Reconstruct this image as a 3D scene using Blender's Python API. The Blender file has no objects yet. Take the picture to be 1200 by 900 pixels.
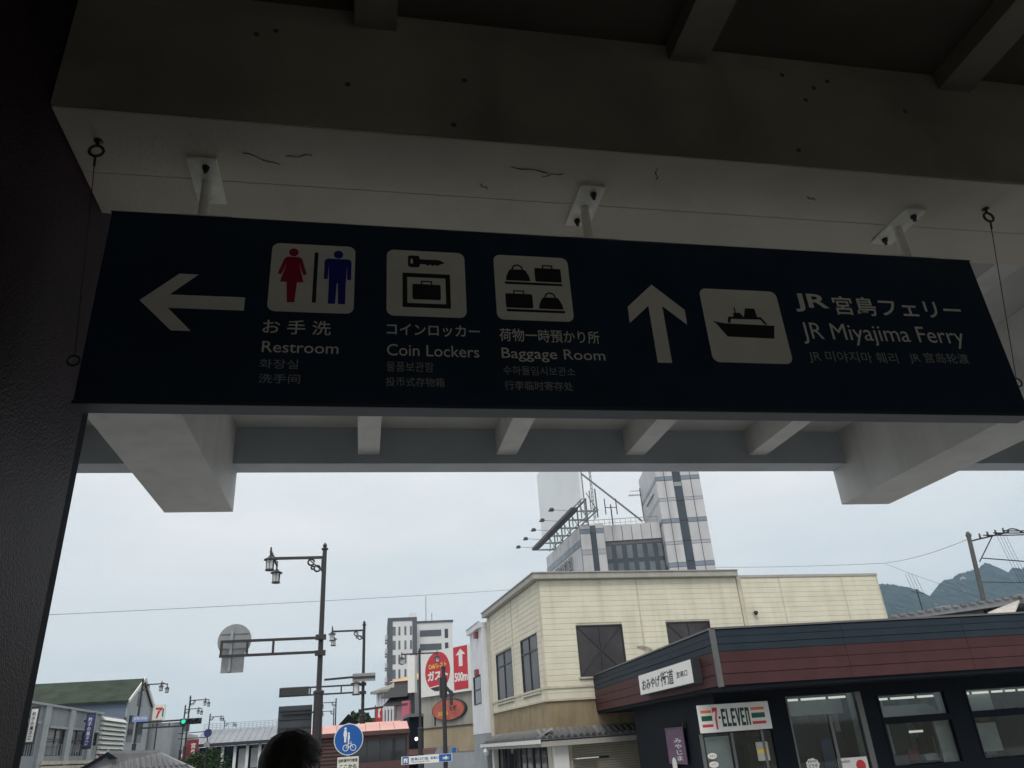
import bpy, math, random
from mathutils import Vector, Matrix
random.seed(7)
SC = bpy.context.scene
COL = SC.collection
R_ = math.radians
EYE = 1.6

# ------------------------------------------------------------------ camera
RIGHT = Vector((0.98206856, -0.17713968, -0.06452032))
DOWN = Vector((0.0194287, 0.43551403, -0.89997225))
FWD = Vector((0.1875203, 0.88258091, 0.43114623))
FPX = 880.0
cd = bpy.data.cameras.new('camera'); cam = bpy.data.objects.new('camera', cd); COL.objects.link(cam)
cd.sensor_width = 36.0; cd.lens = FPX * 36.0 / 1200.0
cd.clip_start = 0.05; cd.clip_end = 20000
m = Matrix.Identity(4)
for i in range(3):
    m[i][0] = RIGHT[i]; m[i][1] = -DOWN[i]; m[i][2] = -FWD[i]
m.translation = Vector((0, 0, EYE)); cam.matrix_world = m
SC.camera = cam

# ------------------------------------------------------------------ view, sky, sun
SC.view_settings.view_transform = 'Standard'; SC.view_settings.look = 'None'
SC.view_settings.exposure = 0.5; SC.view_settings.gamma = 1.0
SUN_EL, SUN_AZ = R_(52), R_(200)          # azimuth clockwise from +Y
W = bpy.data.worlds.new('World'); SC.world = W; W.use_nodes = True
nt = W.node_tree; nt.nodes.clear()
def wn(t, **k):
    n = nt.nodes.new(t)
    for a, b in k.items(): setattr(n, a, b)
    return n
wo = wn('ShaderNodeOutputWorld'); bg = wn('ShaderNodeBackground'); bg.inputs[1].default_value = 0.1
sky = wn('ShaderNodeTexSky', sky_type='NISHITA', sun_disc=False); sky.sun_elevation = SUN_EL; sky.sun_rotation = SUN_AZ
tc = wn('ShaderNodeTexCoord'); mp = wn('ShaderNodeMapping'); mp.inputs['Scale'].default_value = (1.0, 1.0, 3.4)
nz = wn('ShaderNodeTexNoise'); nz.inputs['Scale'].default_value = 1.7; nz.inputs['Detail'].default_value = 5; nz.inputs['Roughness'].default_value = .52
cr = wn('ShaderNodeValToRGB'); cr.color_ramp.elements[0].position = .38; cr.color_ramp.elements[1].position = .62
cr.color_ramp.elements[0].color = (.68, .725, .75, 1); cr.color_ramp.elements[1].color = (.86, .85, .835, 1)
# overcast layer is brighter overhead than near the horizon
sx = wn('ShaderNodeSeparateXYZ'); er = wn('ShaderNodeMapRange'); er.inputs[1].default_value = 0.0; er.inputs[2].default_value = .5
er.inputs[3].default_value = 0.0; er.inputs[4].default_value = 1.0
gr = wn('ShaderNodeValToRGB'); gr.color_ramp.elements[0].color = (.70, .755, .785, 1); gr.color_ramp.elements[1].color = (1.04, 1.01, .99, 1)
mu = wn('ShaderNodeMixRGB', blend_type='MULTIPLY'); mu.inputs[0].default_value = 1
sc10 = wn('ShaderNodeMixRGB', blend_type='MULTIPLY'); sc10.inputs[0].default_value = 1; sc10.inputs[2].default_value = (9.2, 9.2, 9.2, 1)
mx = wn('ShaderNodeMixRGB'); mx.inputs[0].default_value = .96
L = nt.links.new
L(tc.outputs['Generated'], mp.inputs[0]); L(mp.outputs[0], nz.inputs['Vector']); nz2 = wn('ShaderNodeTexNoise'); nz2.inputs['Scale'].default_value = 5.5; nz2.inputs['Detail'].default_value = 6; L(mp.outputs[0], nz2.inputs['Vector'])
av = wn('ShaderNodeMixRGB'); av.inputs[0].default_value = .32; L(nz.outputs['Fac'], av.inputs[1]); L(nz2.outputs['Fac'], av.inputs[2]); L(av.outputs[0], cr.inputs[0])
L(tc.outputs['Generated'], sx.inputs[0]); L(sx.outputs[2], er.inputs[0]); L(er.outputs[0], gr.inputs[0])
L(cr.outputs[0], mu.inputs[1]); L(gr.outputs[0], mu.inputs[2]); L(mu.outputs[0], sc10.inputs[1])
L(sky.outputs[0], mx.inputs[1]); L(sc10.outputs[0], mx.inputs[2]); L(mx.outputs[0], bg.inputs[0]); L(bg.outputs[0], wo.inputs[0])
sl = bpy.data.lights.new('sun', 'SUN'); sl.energy = 1.2; sl.angle = R_(25); sl.color = (1, .96, .9)
so = bpy.data.objects.new('sun', sl); COL.objects.link(so)
sd = Vector((math.sin(SUN_AZ) * math.cos(SUN_EL), math.cos(SUN_AZ) * math.cos(SUN_EL), math.sin(SUN_EL)))
so.rotation_euler = sd.to_track_quat('Z', 'Y').to_euler(); so.location = (0, 0, 60)
SC.cycles.max_bounces = 10; SC.cycles.diffuse_bounces = 8; SC.cycles.glossy_bounces = 3
SC.cycles.transmission_bounces = 4; SC.cycles.transparent_max_bounces = 12
SC.cycles.use_denoising = True

# ------------------------------------------------------------------ helpers
def ray(px, py): return RIGHT * (px - 600) + DOWN * (py - 450) + FWD * FPX
def atY(px, py, Y):
    r = ray(px, py); k = Y / r.y; return Vector((r.x * k, Y, r.z * k + EYE))
def tag(o, label=None, cat=None, group=None, kind=None):
    if label: o['label'] = label
    if cat: o['category'] = cat
    if group: o['group'] = group
    if kind: o['kind'] = kind
    return o
def empty(name, loc=(0, 0, 0), yaw=0, label=None, cat=None, group=None):
    o = bpy.data.objects.new(name, None); COL.objects.link(o); o.location = loc; o.rotation_euler = (0, 0, yaw)
    o.empty_display_size = .2
    return tag(o, label, cat, group)
class Fr:
    """a place on the ground seen at pixel (px,py), Y metres away, turned by yaw"""
    def __init__(s, px, py, Y, yaw=0):
        p = atY(px, py, Y); s.o = Vector((p.x, p.y, 0)); s.h = p.z; s.a = R_(yaw)
    def _loc(s, v):
        c, n = math.cos(-s.a), math.sin(-s.a); return Vector((v.x * c - v.y * n, v.x * n + v.y * c, v.z))
    def F(s, px, py, y=0):
        r = s._loc(ray(px, py)); o = s._loc(Vector((0, 0, EYE)) - s.o); k = (y - o.y) / r.y; q = o + r * k; return q.x, q.z
    def S(s, px, py, x=0):
        r = s._loc(ray(px, py)); o = s._loc(Vector((0, 0, EYE)) - s.o); k = (x - o.x) / r.x; q = o + r * k; return q.y, q.z
class MB:
    def __init__(s): s.v = []; s.f = []
    def add(s, v, f):
        n = len(s.v); s.v += [tuple(p) for p in v]; s.f += [tuple(i + n for i in q) for q in f]; return s
    def box(s, x0, x1, y0, y1, z0, z1):
        if x0 > x1: x0, x1 = x1, x0
        if y0 > y1: y0, y1 = y1, y0
        if z0 > z1: z0, z1 = z1, z0
        return s.add([(x0, y0, z0), (x1, y0, z0), (x1, y1, z0), (x0, y1, z0), (x0, y0, z1), (x1, y0, z1), (x1, y1, z1), (x0, y1, z1)],
                     [(0, 3, 2, 1), (4, 5, 6, 7), (0, 1, 5, 4), (1, 2, 6, 5), (2, 3, 7, 6), (3, 0, 4, 7)])
    def hexa(s, b, t):
        return s.add(list(b) + list(t), [(0, 3, 2, 1), (4, 5, 6, 7), (0, 1, 5, 4), (1, 2, 6, 5), (2, 3, 7, 6), (3, 0, 4, 7)])
    def tube(s, p0, p1, r0, r1=None, n=8, cap=True):
        p0 = Vector(p0); p1 = Vector(p1); r1 = r0 if r1 is None else r1
        d = (p1 - p0).normalized(); a = d.orthogonal().normalized(); b = d.cross(a)
        vs = []
        for p, r in ((p0, r0), (p1, r1)):
            for i in range(n):
                t = 2 * math.pi * i / n; vs.append(p + a * (r * math.cos(t)) + b * (r * math.sin(t)))
        fs = [(i, (i + 1) % n, n + (i + 1) % n, n + i) for i in range(n)]
        if cap: fs += [tuple(range(n - 1, -1, -1)), tuple(range(n, 2 * n))]
        return s.add(vs, fs)
    def bar(s, p0, p1, w, h):
        p0 = Vector(p0); p1 = Vector(p1); d = (p1 - p0).normalized()
        up = Vector((0, 0, 1)) if abs(d.z) < .9 else Vector((0, 1, 0))
        a = d.cross(up).normalized() * (w / 2); b = a.cross(d).normalized() * (h / 2)
        return s.hexa([p0 - a - b, p0 + a - b, p0 + a + b, p0 - a + b], [p1 - a - b, p1 + a - b, p1 + a + b, p1 - a + b])
    def path(s, pts, r, n=6):
        for a, b in zip(pts[:-1], pts[1:]): s.tube(a, b, r, r, n)
        return s
    def prism(s, pts, O, U, V, N, t):
        O, U, V, N = map(Vector, (O, U, V, N)); n = len(pts)
        lo = [O + U * a + V * b for a, b in pts]; hi = [p + N * t for p in lo]
        return s.add(lo + hi, [tuple(range(n - 1, -1, -1)), tuple(range(n, 2 * n))] + [(i, (i + 1) % n, n + (i + 1) % n, n + i) for i in range(n)])
    def lathe(s, prof, c=(0, 0, 0), n=12):
        c = Vector(c); vs = []
        for r, z in prof:
            for i in range(n):
                t = 2 * math.pi * i / n; vs.append(c + Vector((r * math.cos(t), r * math.sin(t), z)))
        fs = []
        for k in range(len(prof) - 1):
            for i in range(n): fs.append((k * n + i, k * n + (i + 1) % n, (k + 1) * n + (i + 1) % n, (k + 1) * n + i))
        fs += [tuple(range(n - 1, -1, -1)), tuple(range((len(prof) - 1) * n, len(prof) * n))]
        return s.add(vs, fs)
    def mesh(s, name, m, smooth=False):
        me = bpy.data.meshes.new(name); me.from_pydata(s.v, [], s.f); me.update()
        if m: me.materials.append(m)
        if smooth: me.polygons.foreach_set('use_smooth', [True] * len(me.polygons))
        return me
    def obj(s, name, m, parent=None, bevel=0, smooth=False, loc=None):
        o = bpy.data.objects.new(name, s.mesh(name, m, smooth)); COL.objects.link(o)
        if parent: o.parent = parent
        if loc: o.location = loc
        if bevel:
            b = o.modifiers.new('bevel', 'BEVEL'); b.width = bevel; b.segments = 2; b.limit_method = 'ANGLE'
        return o
_cache = {}
def piece(name, m, parent, x0, x1, y0, y1, z0, z1, jit=0):
    """a box part; alike pieces share one mesh"""
    dx, dy, dz = abs(x1 - x0), abs(y1 - y0), abs(z1 - z0)
    k = (name, m.name, round(dx, 3), round(dy, 3), round(dz, 3))
    if k not in _cache: _cache[k] = MB().box(-dx / 2, dx / 2, -dy / 2, dy / 2, -dz / 2, dz / 2).mesh(name, m)
    o = bpy.data.objects.new(name, _cache[k]); COL.objects.link(o); o.parent = parent
    o.location = ((x0 + x1) / 2, (y0 + y1) / 2, (z0 + z1) / 2)
    if jit: o.rotation_euler = (random.uniform(-jit, jit), random.uniform(-jit, jit), random.uniform(-jit, jit))
    return o
def copy_tree(o, parent=None):
    c = o.copy(); COL.objects.link(c); c.parent = parent
    for ch in list(o.children): copy_tree(ch, c)
    return c

def mat(name, col, rough=.7, metal=0, var=.08, scale=3, bump=0, bscale=40, streak=0, spec=.5, emit=None, es=1, vary_obj=0, coords='pos'):
    M = bpy.data.materials.new(name); M.use_nodes = True; t = M.node_tree; N = t.nodes; lk = t.links.new
    p = N['Principled BSDF']; p.inputs['Roughness'].default_value = rough; p.inputs['Metallic'].default_value = metal
    p.inputs['Specular IOR Level'].default_value = spec
    geo = N.new('ShaderNodeNewGeometry'); src = geo.outputs['Position']
    n1 = N.new('ShaderNodeTexNoise'); n1.inputs['Scale'].default_value = scale; n1.inputs['Detail'].default_value = 6
    lk(src, n1.inputs['Vector'])
    mr = N.new('ShaderNodeMapRange'); mr.inputs[1].default_value = .3; mr.inputs[2].default_value = .7
    mr.inputs[3].default_value = 1 - var; mr.inputs[4].default_value = 1 + var; lk(n1.outputs['Fac'], mr.inputs[0])
    hs = N.new('ShaderNodeHueSaturation'); hs.inputs['Color'].default_value = (*col, 1); lk(mr.outputs[0], hs.inputs['Value'])
    out = hs.outputs[0]
    if vary_obj:
        oi = N.new('ShaderNodeObjectInfo'); m3 = N.new('ShaderNodeMapRange'); m3.inputs[3].default_value = 1 - vary_obj; m3.inputs[4].default_value = 1 + vary_obj
        lk(oi.outputs['Random'], m3.inputs[0]); h2 = N.new('ShaderNodeHueSaturation'); lk(out, h2.inputs['Color']); lk(m3.outputs[0], h2.inputs['Value']); out = h2.outputs[0]
    if streak:
        mpn = N.new('ShaderNodeMapping'); mpn.inputs['Scale'].default_value = (scale * 2.2, scale * 2.2, scale * .12); lk(src, mpn.inputs[0])
        n2 = N.new('ShaderNodeTexNoise'); n2.inputs['Scale'].default_value = 1; n2.inputs['Detail'].default_value = 5; lk(mpn.outputs[0], n2.inputs['Vector'])
        m2 = N.new('ShaderNodeMapRange'); m2.inputs[1].default_value = .5; m2.inputs[2].default_value = .75; m2.inputs[4].default_value = streak
        lk(n2.outputs['Fac'], m2.inputs[0]); mxx = N.new('ShaderNodeMixRGB'); lk(m2.outputs[0], mxx.inputs[0]); lk(out, mxx.inputs[1])
        mxx.inputs[2].default_value = (col[0] * .35, col[1] * .33, col[2] * .28, 1); out = mxx.outputs[0]
    lk(out, p.inputs['Base Color'])
    if bump:
        n3 = N.new('ShaderNodeTexNoise'); n3.inputs['Scale'].default_value = bscale; n3.inputs['Detail'].default_value = 4; lk(src, n3.inputs['Vector'])
        b = N.new('ShaderNodeBump'); b.inputs['Strength'].default_value = bump; b.inputs['Distance'].default_value = .4 / bscale; lk(n3.outputs['Fac'], b.inputs['Height']); lk(b.outputs[0], p.inputs['Normal'])
    if emit:
        p.inputs['Emission Color'].default_value = (*emit, 1); p.inputs['Emission Strength'].default_value = es
    return M
def clearglass(name, tint=(.8, .85, .86), rough=.03):
    M = bpy.data.materials.new(name); M.use_nodes = True; t = M.node_tree; N = t.nodes; N.clear(); lk = t.links.new
    o = N.new('ShaderNodeOutputMaterial'); mx_ = N.new('ShaderNodeMixShader'); tr = N.new('ShaderNodeBsdfTransparent'); gl = N.new('ShaderNodeBsdfGlossy')
    lw_ = N.new('ShaderNodeLayerWeight'); lw_.inputs[0].default_value = .5; pw_ = N.new('ShaderNodeMath'); pw_.operation = 'POWER'; pw_.inputs[1].default_value = 4; lk(lw_.outputs['Facing'], pw_.inputs[0])
    fr = N.new('ShaderNodeMapRange'); fr.inputs[3].default_value = .05; fr.inputs[4].default_value = .8; lk(pw_.outputs[0], fr.inputs[0])
    tr.inputs[0].default_value = (*tint, 1); gl.inputs['Roughness'].default_value = rough
    lk(fr.outputs[0], mx_.inputs[0]); lk(tr.outputs[0], mx_.inputs[1]); lk(gl.outputs[0], mx_.inputs[2]); lk(mx_.outputs[0], o.inputs[0]); return M

def text(name, s, m, parent, O, U, V, w, h, t=.004, bold=0., vertical=False, shear=0., keep=False):
    """flat lettering fitted into a w x h field whose lower left corner is O"""
    O, U, V = Vector(O), Vector(U).normalized(), Vector(V).normalized(); N = U.cross(V)
    parts = []
    def one(body):
        c = bpy.data.curves.new('lettering', 'FONT'); c.body = body; c.size = 1; c.offset = bold; c.resolution_u = 3; c.fill_mode = 'FRONT'; c.shear = shear
        o = bpy.data.objects.new('tmp', c); COL.objects.link(o); bpy.context.view_layer.update()
        me = bpy.data.meshes.new_from_object(o.evaluated_get(bpy.context.evaluated_depsgraph_get()))
        v = [(q.co.x, q.co.y) for q in me.vertices]; f = [tuple(p.vertices) for p in me.polygons]
        bpy.data.objects.remove(o); bpy.data.curves.remove(c); bpy.data.meshes.remove(me); return v, f
    if vertical:
        for i, ch in enumerate(s):
            v, f = one(ch); parts.append(([(x, y - i * 1.1) for x, y in v], f))
    else: parts.append(one(s))
    V2, F2 = [], []
    for v, f in parts:
        n = len(V2); V2 += v; F2 += [tuple(i + n for i in q) for q in f]
    x0 = min(a for a, b in V2); x1 = max(a for a, b in V2); y0 = min(b for a, b in V2); y1 = max(b for a, b in V2)
    sx_, sy_ = w / (x1 - x0), h / (y1 - y0)
    if keep: sx_ = sy_ = min(sx_, sy_)
    b = MB(); b.add([O + U * ((a - x0) * sx_) + V * ((c - y0) * sy_) + N * t for a, c in V2], F2)
    return b.obj(name, m, parent)
def rrect(x0, x1, y0, y1, r, n=5):
    P = []
    for cx, cy, a0 in ((x1 - r, y0 + r, -90), (x1 - r, y1 - r, 0), (x0 + r, y1 - r, 90), (x0 + r, y0 + r, 180)):
        for i in range(n + 1):
            a = R_(a0 + 90 * i / n); P.append((cx + r * math.cos(a), cy + r * math.sin(a)))
    return P
def disc(cx, cy, r, n=28, ry=None): return [(cx + r * math.cos(2 * math.pi * i / n), cy + (ry or r) * math.sin(2 * math.pi * i / n)) for i in range(n)]

# ------------------------------------------------------------------ materials
m_wpaint = mat('warm_lit_old_beam_paint', (.64, .59, .50), .6, var=.07, scale=2.2, bump=.25, bscale=50, streak=.12)  # white paint tinted warm to stand in for warm bounced light
m_joistp = mat('shade_joist_paint', (.34, .315, .27), .7, var=.15, scale=3, streak=.2)  # joist paint darkened to carry the near side's shade
m_paint = mat('white_beam_paint', (.63, .63, .61), .6, var=.1, scale=2.2, bump=.25, bscale=60, streak=.18)
m_inner = mat('shade_brown_beam_paint', (.27, .245, .205), .75, var=.25, scale=1.6, bump=.25, bscale=60, streak=.3)  # near-side shade put into a darker brown; noise and streaks are stains
m_innerceil = mat('shade_dark_ceiling', (.13, .12, .105), .85, var=.2, scale=2)  # ceiling colour darkened in place of the shade over the near side
m_crack = mat('beam_seam', (.08, .06, .05), .9)
m_ceil = mat('white_ceiling_paint', (.55, .55, .53), .75, var=.08, scale=2)
def m_column():
    M = mat('textured_brown_paint', (.030, .014, .026), .40, var=.35, scale=4, spec=.16)
    t = M.node_tree; N = t.nodes; p = N['Principled BSDF']; g = N.new('ShaderNodeNewGeometry')
    v = N.new('ShaderNodeTexNoise'); v.inputs['Scale'].default_value = 150; v.inputs['Detail'].default_value = 2.5
    mpn = N.new('ShaderNodeMapping'); mpn.inputs['Scale'].default_value = (1, 1, .75); t.links.new(g.outputs['Position'], mpn.inputs[0]); t.links.new(mpn.outputs[0], v.inputs['Vector'])
    b = N.new('ShaderNodeBump'); b.inputs['Strength'].default_value = 1.0; b.inputs['Distance'].default_value = .0045
    t.links.new(v.outputs['Fac'], b.inputs['Height']); t.links.new(b.outputs[0], p.inputs['Normal']); return M
m_col = m_column()
m_colsm = mat('smooth_dark_paint', (.012, .018, .030), .6, var=.1, spec=.08)
m_navy = mat('navy_sign_enamel', (.012, .034, .070), .40, var=.16, scale=4, spec=.35)
m_navyedge = mat('navy_sign_frame', (.03, .045, .068), .4, var=.05)
m_white = mat('white_print', (.88, .87, .82), .5, var=.05, scale=8)
m_whitedull = mat('white_small_print', (.40, .41, .40), .5, var=.03, scale=8)
m_red = mat('red_print', (.42, .008, .04), .5, var=.03)
m_blue = mat('blue_print', (.010, .018, .30), .5, var=.03)
m_blk = mat('black_print', (.012, .013, .018), .5, var=.03)
m_galv = mat('galvanised_steel', (.36, .37, .38), .4, .75, var=.1, scale=20)
m_plate = mat('white_painted_steel', (.84, .83, .78), .45, var=.08, scale=25)
m_bolt = mat('dark_steel', (.06, .055, .05), .5, .6, var=.1)
m_pave = mat('grey_paving', (.36, .365, .37), .8, var=.12, scale=1.5, bump=.2)
m_pavein = mat('station_floor_tiles', (.50, .49, .46), .7, var=.12, scale=1.5)
m_road = mat('asphalt', (.055, .055, .058), .9, var=.15, scale=3, bump=.3)
m_mark = mat('road_marking_white', (.7, .7, .68), .7)
m_kerb = mat('kerb_concrete', (.33, .33, .31), .85, var=.1)
m_ground = mat('distant_ground', (.16, .16, .13), .95, var=.2, scale=.05)
m_wallin = mat('station_wall_paint', (.62, .60, .56), .7, var=.1)
m_roof = mat('roof_membrane', (.3, .3, .3), .8)
m_lamp = mat('dark_lamp_paint', (.028, .026, .03), .42, var=.1, scale=8)
m_lglass = mat('frosted_lantern_glass', (.55, .60, .60), .25, var=.04)
m_signback = mat('grey_sign_back', (.27, .28, .29), .45, .3, var=.08, scale=6)
m_dark = mat('dark_frame', (.03, .032, .036), .45, var=.08)
m_wglass = mat('dark_window_glass', (.022, .026, .030), .06, var=.25, scale=.6, spec=.8)
m_wglass2 = mat('pale_window_glass', (.10, .12, .135), .1, var=.3, scale=.5, spec=.8)
m_glass = clearglass('shop_window_glass')

# ================================================================== THE SETTING
def sheet(name, m, x0, x1, y0, y1, z, th=.0):
    b = MB()
    if th: b.box(x0, x1, y0, y1, z - th, z)
    else: b.add([(x0, y0, z), (x1, y0, z), (x1, y1, z), (x0, y1, z)], [(0, 1, 2, 3)])
    return tag(b.obj(name, m), kind='structure')
sheet('ground', m_ground, -7000, 7000, -7000, 7000, -.14)
sheet('road', m_road, -15.5, -4.0, 9, 400, -.12, .015)
sheet('pavement', m_pave, -3.84, 90, 7.6, 150, 0, .135)
sheet('pavement', m_pave, -90, -15.66, 9, 150, 0, .135)
sheet('station_floor', m_pavein, -14, 14, -10, 7.6, 0, .135)
sheet('kerb', m_kerb, -4.0, -3.84, 9, 150, .003, .13)
sheet('kerb', m_kerb, -15.66, -15.5, 9, 150, .003, .13)
mk = MB()
for i in range(40): mk.box(-9.83, -9.68, 12 + i * 8, 17 + i * 8, -.119, -.115)
for x in (-14.9, -4.7): mk.box(x, x + .13, 10, 380, -.119, -.115)
tag(mk.obj('road_marking', m_mark), kind='structure')

# ------------------------------------------------------------------ the canopy over the station front
E0 = EYE
cano = empty('station_canopy', (0, 0, 0), 0, 'white painted concrete canopy with heavy beams and joists over the station front', 'canopy')
b = MB().box(-1.094, 12, 2.150, 2.474, 2.078 + E0, 2.62 + E0); b.obj('main_beam', m_wpaint, cano, bevel=.004)
MB().box(-1.094, 12, 2.138, 2.1485, 2.082 + E0, 2.618 + E0).obj('shade_facing', m_inner, cano, bevel=.002)  # thin sheet over the beam's near face, shade put into its colour
b = MB().box(-1.094, 12, 2.477, 2.728, 2.0795 + E0, 2.62 + E0); b.obj('main_beam', m_wpaint, cano, bevel=.003)
MB().box(-1.093, 12, 2.470, 2.480, 2.084 + E0, 2.60 + E0).obj('beam_seam', m_crack, cano)
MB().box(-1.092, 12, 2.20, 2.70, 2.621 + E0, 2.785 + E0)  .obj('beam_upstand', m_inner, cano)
for x0, x1 in ((-1.893, -1.268), (5.30, 5.905)):
    MB().box(x0, x1, 2.73 if x0 > 0 else 3.02, 7.455, 2.20 + E0, 2.977 + E0).obj('transverse_beam', m_paint, cano, bevel=.004)
MB().box(9.8, 10.4, 2.73, 7.455, 2.20 + E0, 2.977 + E0).obj('transverse_beam', m_paint, cano, bevel=.004)
for x in (-2.78, .015, 1.412, 2.808, 4.225, 6.85, 8.1, 9.2):
    piece('joist', m_paint, cano, x - .105, x + .105, 2.73, 7.178, 2.69 + E0, 2.975 + E0)
for x in (-.0, 1.37, 2.74, 4.1, 5.45, 6.8, 8.1):
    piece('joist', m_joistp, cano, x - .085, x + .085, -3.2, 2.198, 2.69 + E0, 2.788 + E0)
fa = MB(); fa.box(-6, -1.8935, 7.18, 7.445, 2.597 + E0, 3.02 + E0); fa.box(-1.2675, 5.2995, 7.18, 7.445, 2.597 + E0, 3.02 + E0)
fa.box(5.9055, 9.7995, 7.18, 7.445, 2.597 + E0, 3.02 + E0); fa.box(10.4005, 12, 7.18, 7.445, 2.597 + E0, 3.02 + E0)
fa.obj('edge_beam', mat('blue_lit_edge_paint', (.46, .50, .55), .6, var=.08, scale=2), cano)  # bluish light on the edge beam put into its paint colour
MB().box(-6, 12, 2.7, 7.178, 2.979 + E0, 3.12 + E0).obj('ceiling_slab', m_ceil, cano)
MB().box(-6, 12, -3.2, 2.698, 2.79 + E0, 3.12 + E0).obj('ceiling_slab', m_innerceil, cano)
MB().box(-14, 14, -10, 7.5, 3.122 + E0, 3.4 + E0).obj('roof_slab', m_roof, cano)
# peeling flakes and old fixing holes
random.seed(11)
for (cx, cy, L_, a) in ((.62, 2.28, .16, .1), (.72, 2.30, .09, -.3), (-.42, 2.33, .14, .4), (1.15, 2.25, .07, 1.2), (-.28, 2.30, .10, -.2), (1.9, 2.33, .05, .2), (.45, 2.40, .05, .6)):
    fl = MB(); n = 7; P = []
    for i in range(n + 1):
        t = i / n - .5; P.append((t * L_, .005 * math.sin(i * 1.3 + cx * 9) + .003))
    for i in range(n, -1, -1):
        t = i / n - .5; P.append((t * L_, .005 * math.sin(i * 1.3 + cx * 9) + .001 - .0035 * math.sin(i * 2.2 + cx) ** 2))
    fl.prism(P, (cx, cy, 2.0765 + E0), (math.cos(a), math.sin(a), 0), (-math.sin(a), math.cos(a), 0), (0, 0, -1), .001)
    fl.obj('paint_chip', m_crack, cano)
hole = MB()
for x, z in ((.30, 2.14), (-.1, 2.30), (.35, 2.38), (1.75, 2.16), (1.86, 2.46), (1.92, 2.54), (1.78, 2.60), (2.35, 2.45), (2.0, 2.59), (-.45, 2.52), (-.38, 2.55)):
    hole.tube((x, 2.1365, z + E0), (x, 2.16, z + E0), .011, n=10)
hole.obj('fixing_hole', m_crack, cano)

# station building that carries the canopy: column beside the camera and the rooms behind
st = empty('station_building', (0, 0, 0), 0, 'station building walls and soffits out of view, the back wall opened to light the sign', 'building')
for q in ((-14, -12, 0, 3.12 + E0), (9, 14, 0, 3.12 + E0), (-12, 9, 2.9, 3.12 + E0)): MB().box(q[0], q[1], -10, -9.8, q[2], q[3]).obj('back_wall', m_wallin, st)  # unseen back wall, its wide opening made to bring light onto the sign
for x in (-12, -8.5, -5, -1.5, 2, 5.5, 8.8): MB().box(x, x + .2, -9.95, -9.85, 0, 2.89).obj('light_opening_post', m_wallin, st)  # unseen posts standing in that added light opening
MB().box(-14, -13.8, -9.79, 7, 0, 3.12 + E0).obj('side_wall', m_wallin, st)
MB().box(13.8, 14, -9.79, 5.5, 0, 3.12 + E0).obj('side_wall', m_wallin, st)
MB().box(-14, 14, -9.79, -3.21, 2.9 + E0, 3.1 + E0).obj('soffit', m_wallin, st)
MB().box(-6.01, -14, -3.2, 7.4, 2.9 + E0, 3.1 + E0).obj('soffit', m_wallin, st)
col_ = empty('station_column', (-1.096, 3.0, 0), 0, 'thick dark brown column with orange peel paint at the left edge of the view', 'column')
MB().box(-.77, 0, -6.2, -.062, 0, 2.977 + E0).obj('shaft', m_col, col_)
MB().box(-.76, -.004, -.061, .012, 0, 2.972 + E0).obj('edge_strip', m_colsm, col_, bevel=.006)

# ================================================================== HANGING SIGN
SY = 2.446
sg = empty('direction_sign', (0, SY, 0), 0, 'long dark navy direction sign with restroom, locker, baggage and ferry symbols hung under the beam', 'sign')
X0, X1, Z0, Z1 = -.949, 2.722, 1.098 + E0, 1.872 + E0
MB().box(X0, X1, 0, .074, Z0 + .006, Z1).obj('panel', m_navy, sg, bevel=.003)
MB().box(X0 - .003, X1 + .003, -.004, .078, Z0 - .006, Z0 + .008).obj('lower_rail', m_navyedge, sg, bevel=.002)
MB().box(X0 - .003, X1 + .003, -.003, .077, Z1, Z1 + .007).obj('upper_rail', m_navyedge, sg, bevel=.002)
UX, VZ, NM = (1, 0, 0), (0, 0, 1), (0, -1, 0)
def flat(name, m, parent, pts, t0=.0, t=.002, O=(0, 0, E0)):
    return MB().prism(pts, (O[0], O[1] - t0, O[2]), UX, VZ, NM, t).obj(name, m, parent)
flat('left_arrow', m_white, sg, [(-.80, 1.495), (-.682, 1.613), (-.617, 1.613), (-.706, 1.523), (-.447, 1.523), (-.447, 1.468), (-.704, 1.468), (-.617, 1.377), (-.683, 1.377)])
flat('up_arrow', m_white, sg, [(1.134, 1.661), (1.016, 1.55), (1.014, 1.474), (1.105, 1.559), (1.105, 1.30), (1.164, 1.30), (1.164, 1.561), (1.257, 1.477), (1.259, 1.545)])
def sub(name, m, parent, pts, t=.0015): return flat(name, m, parent, pts, .002, t)
# restroom
rp = flat('restroom_panel', m_white, sg, rrect(-.368, -.060, 1.470, 1.771, .028))
def local(pts, x0, z0, s=1): return [(x0 + a * s, z0 + b * s) for a, b in pts]
cx = -.288
W_ = MB()
def put(bm, pts): bm.prism(pts, (0, -.002, E0), UX, VZ, NM, .0015)
put(W_, disc(cx, 1.731, .0175))
put(W_, [(cx - .022, 1.710), (cx - .032, 1.702), (cx - .052, 1.634), (cx - .040, 1.630), (cx - .022, 1.682), (cx - .042, 1.598), (cx + .042, 1.598), (cx + .022, 1.682), (cx + .040, 1.630), (cx + .052, 1.634), (cx + .032, 1.702), (cx + .022, 1.710)])
put(W_, [(cx - .018, 1.5975), (cx - .012, 1.510), (cx + .014, 1.510), (cx + .019, 1.5975)])
W_.obj('woman_symbol', m_red, rp)
put(dv := MB(), [(-.2115, 1.735), (-.2115, 1.512), (-.1975, 1.512), (-.1975, 1.735)]); dv.obj('divider', m_blk, rp)
cx = -.123; M_ = MB()
put(M_, disc(cx, 1.731, .0175))
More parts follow.
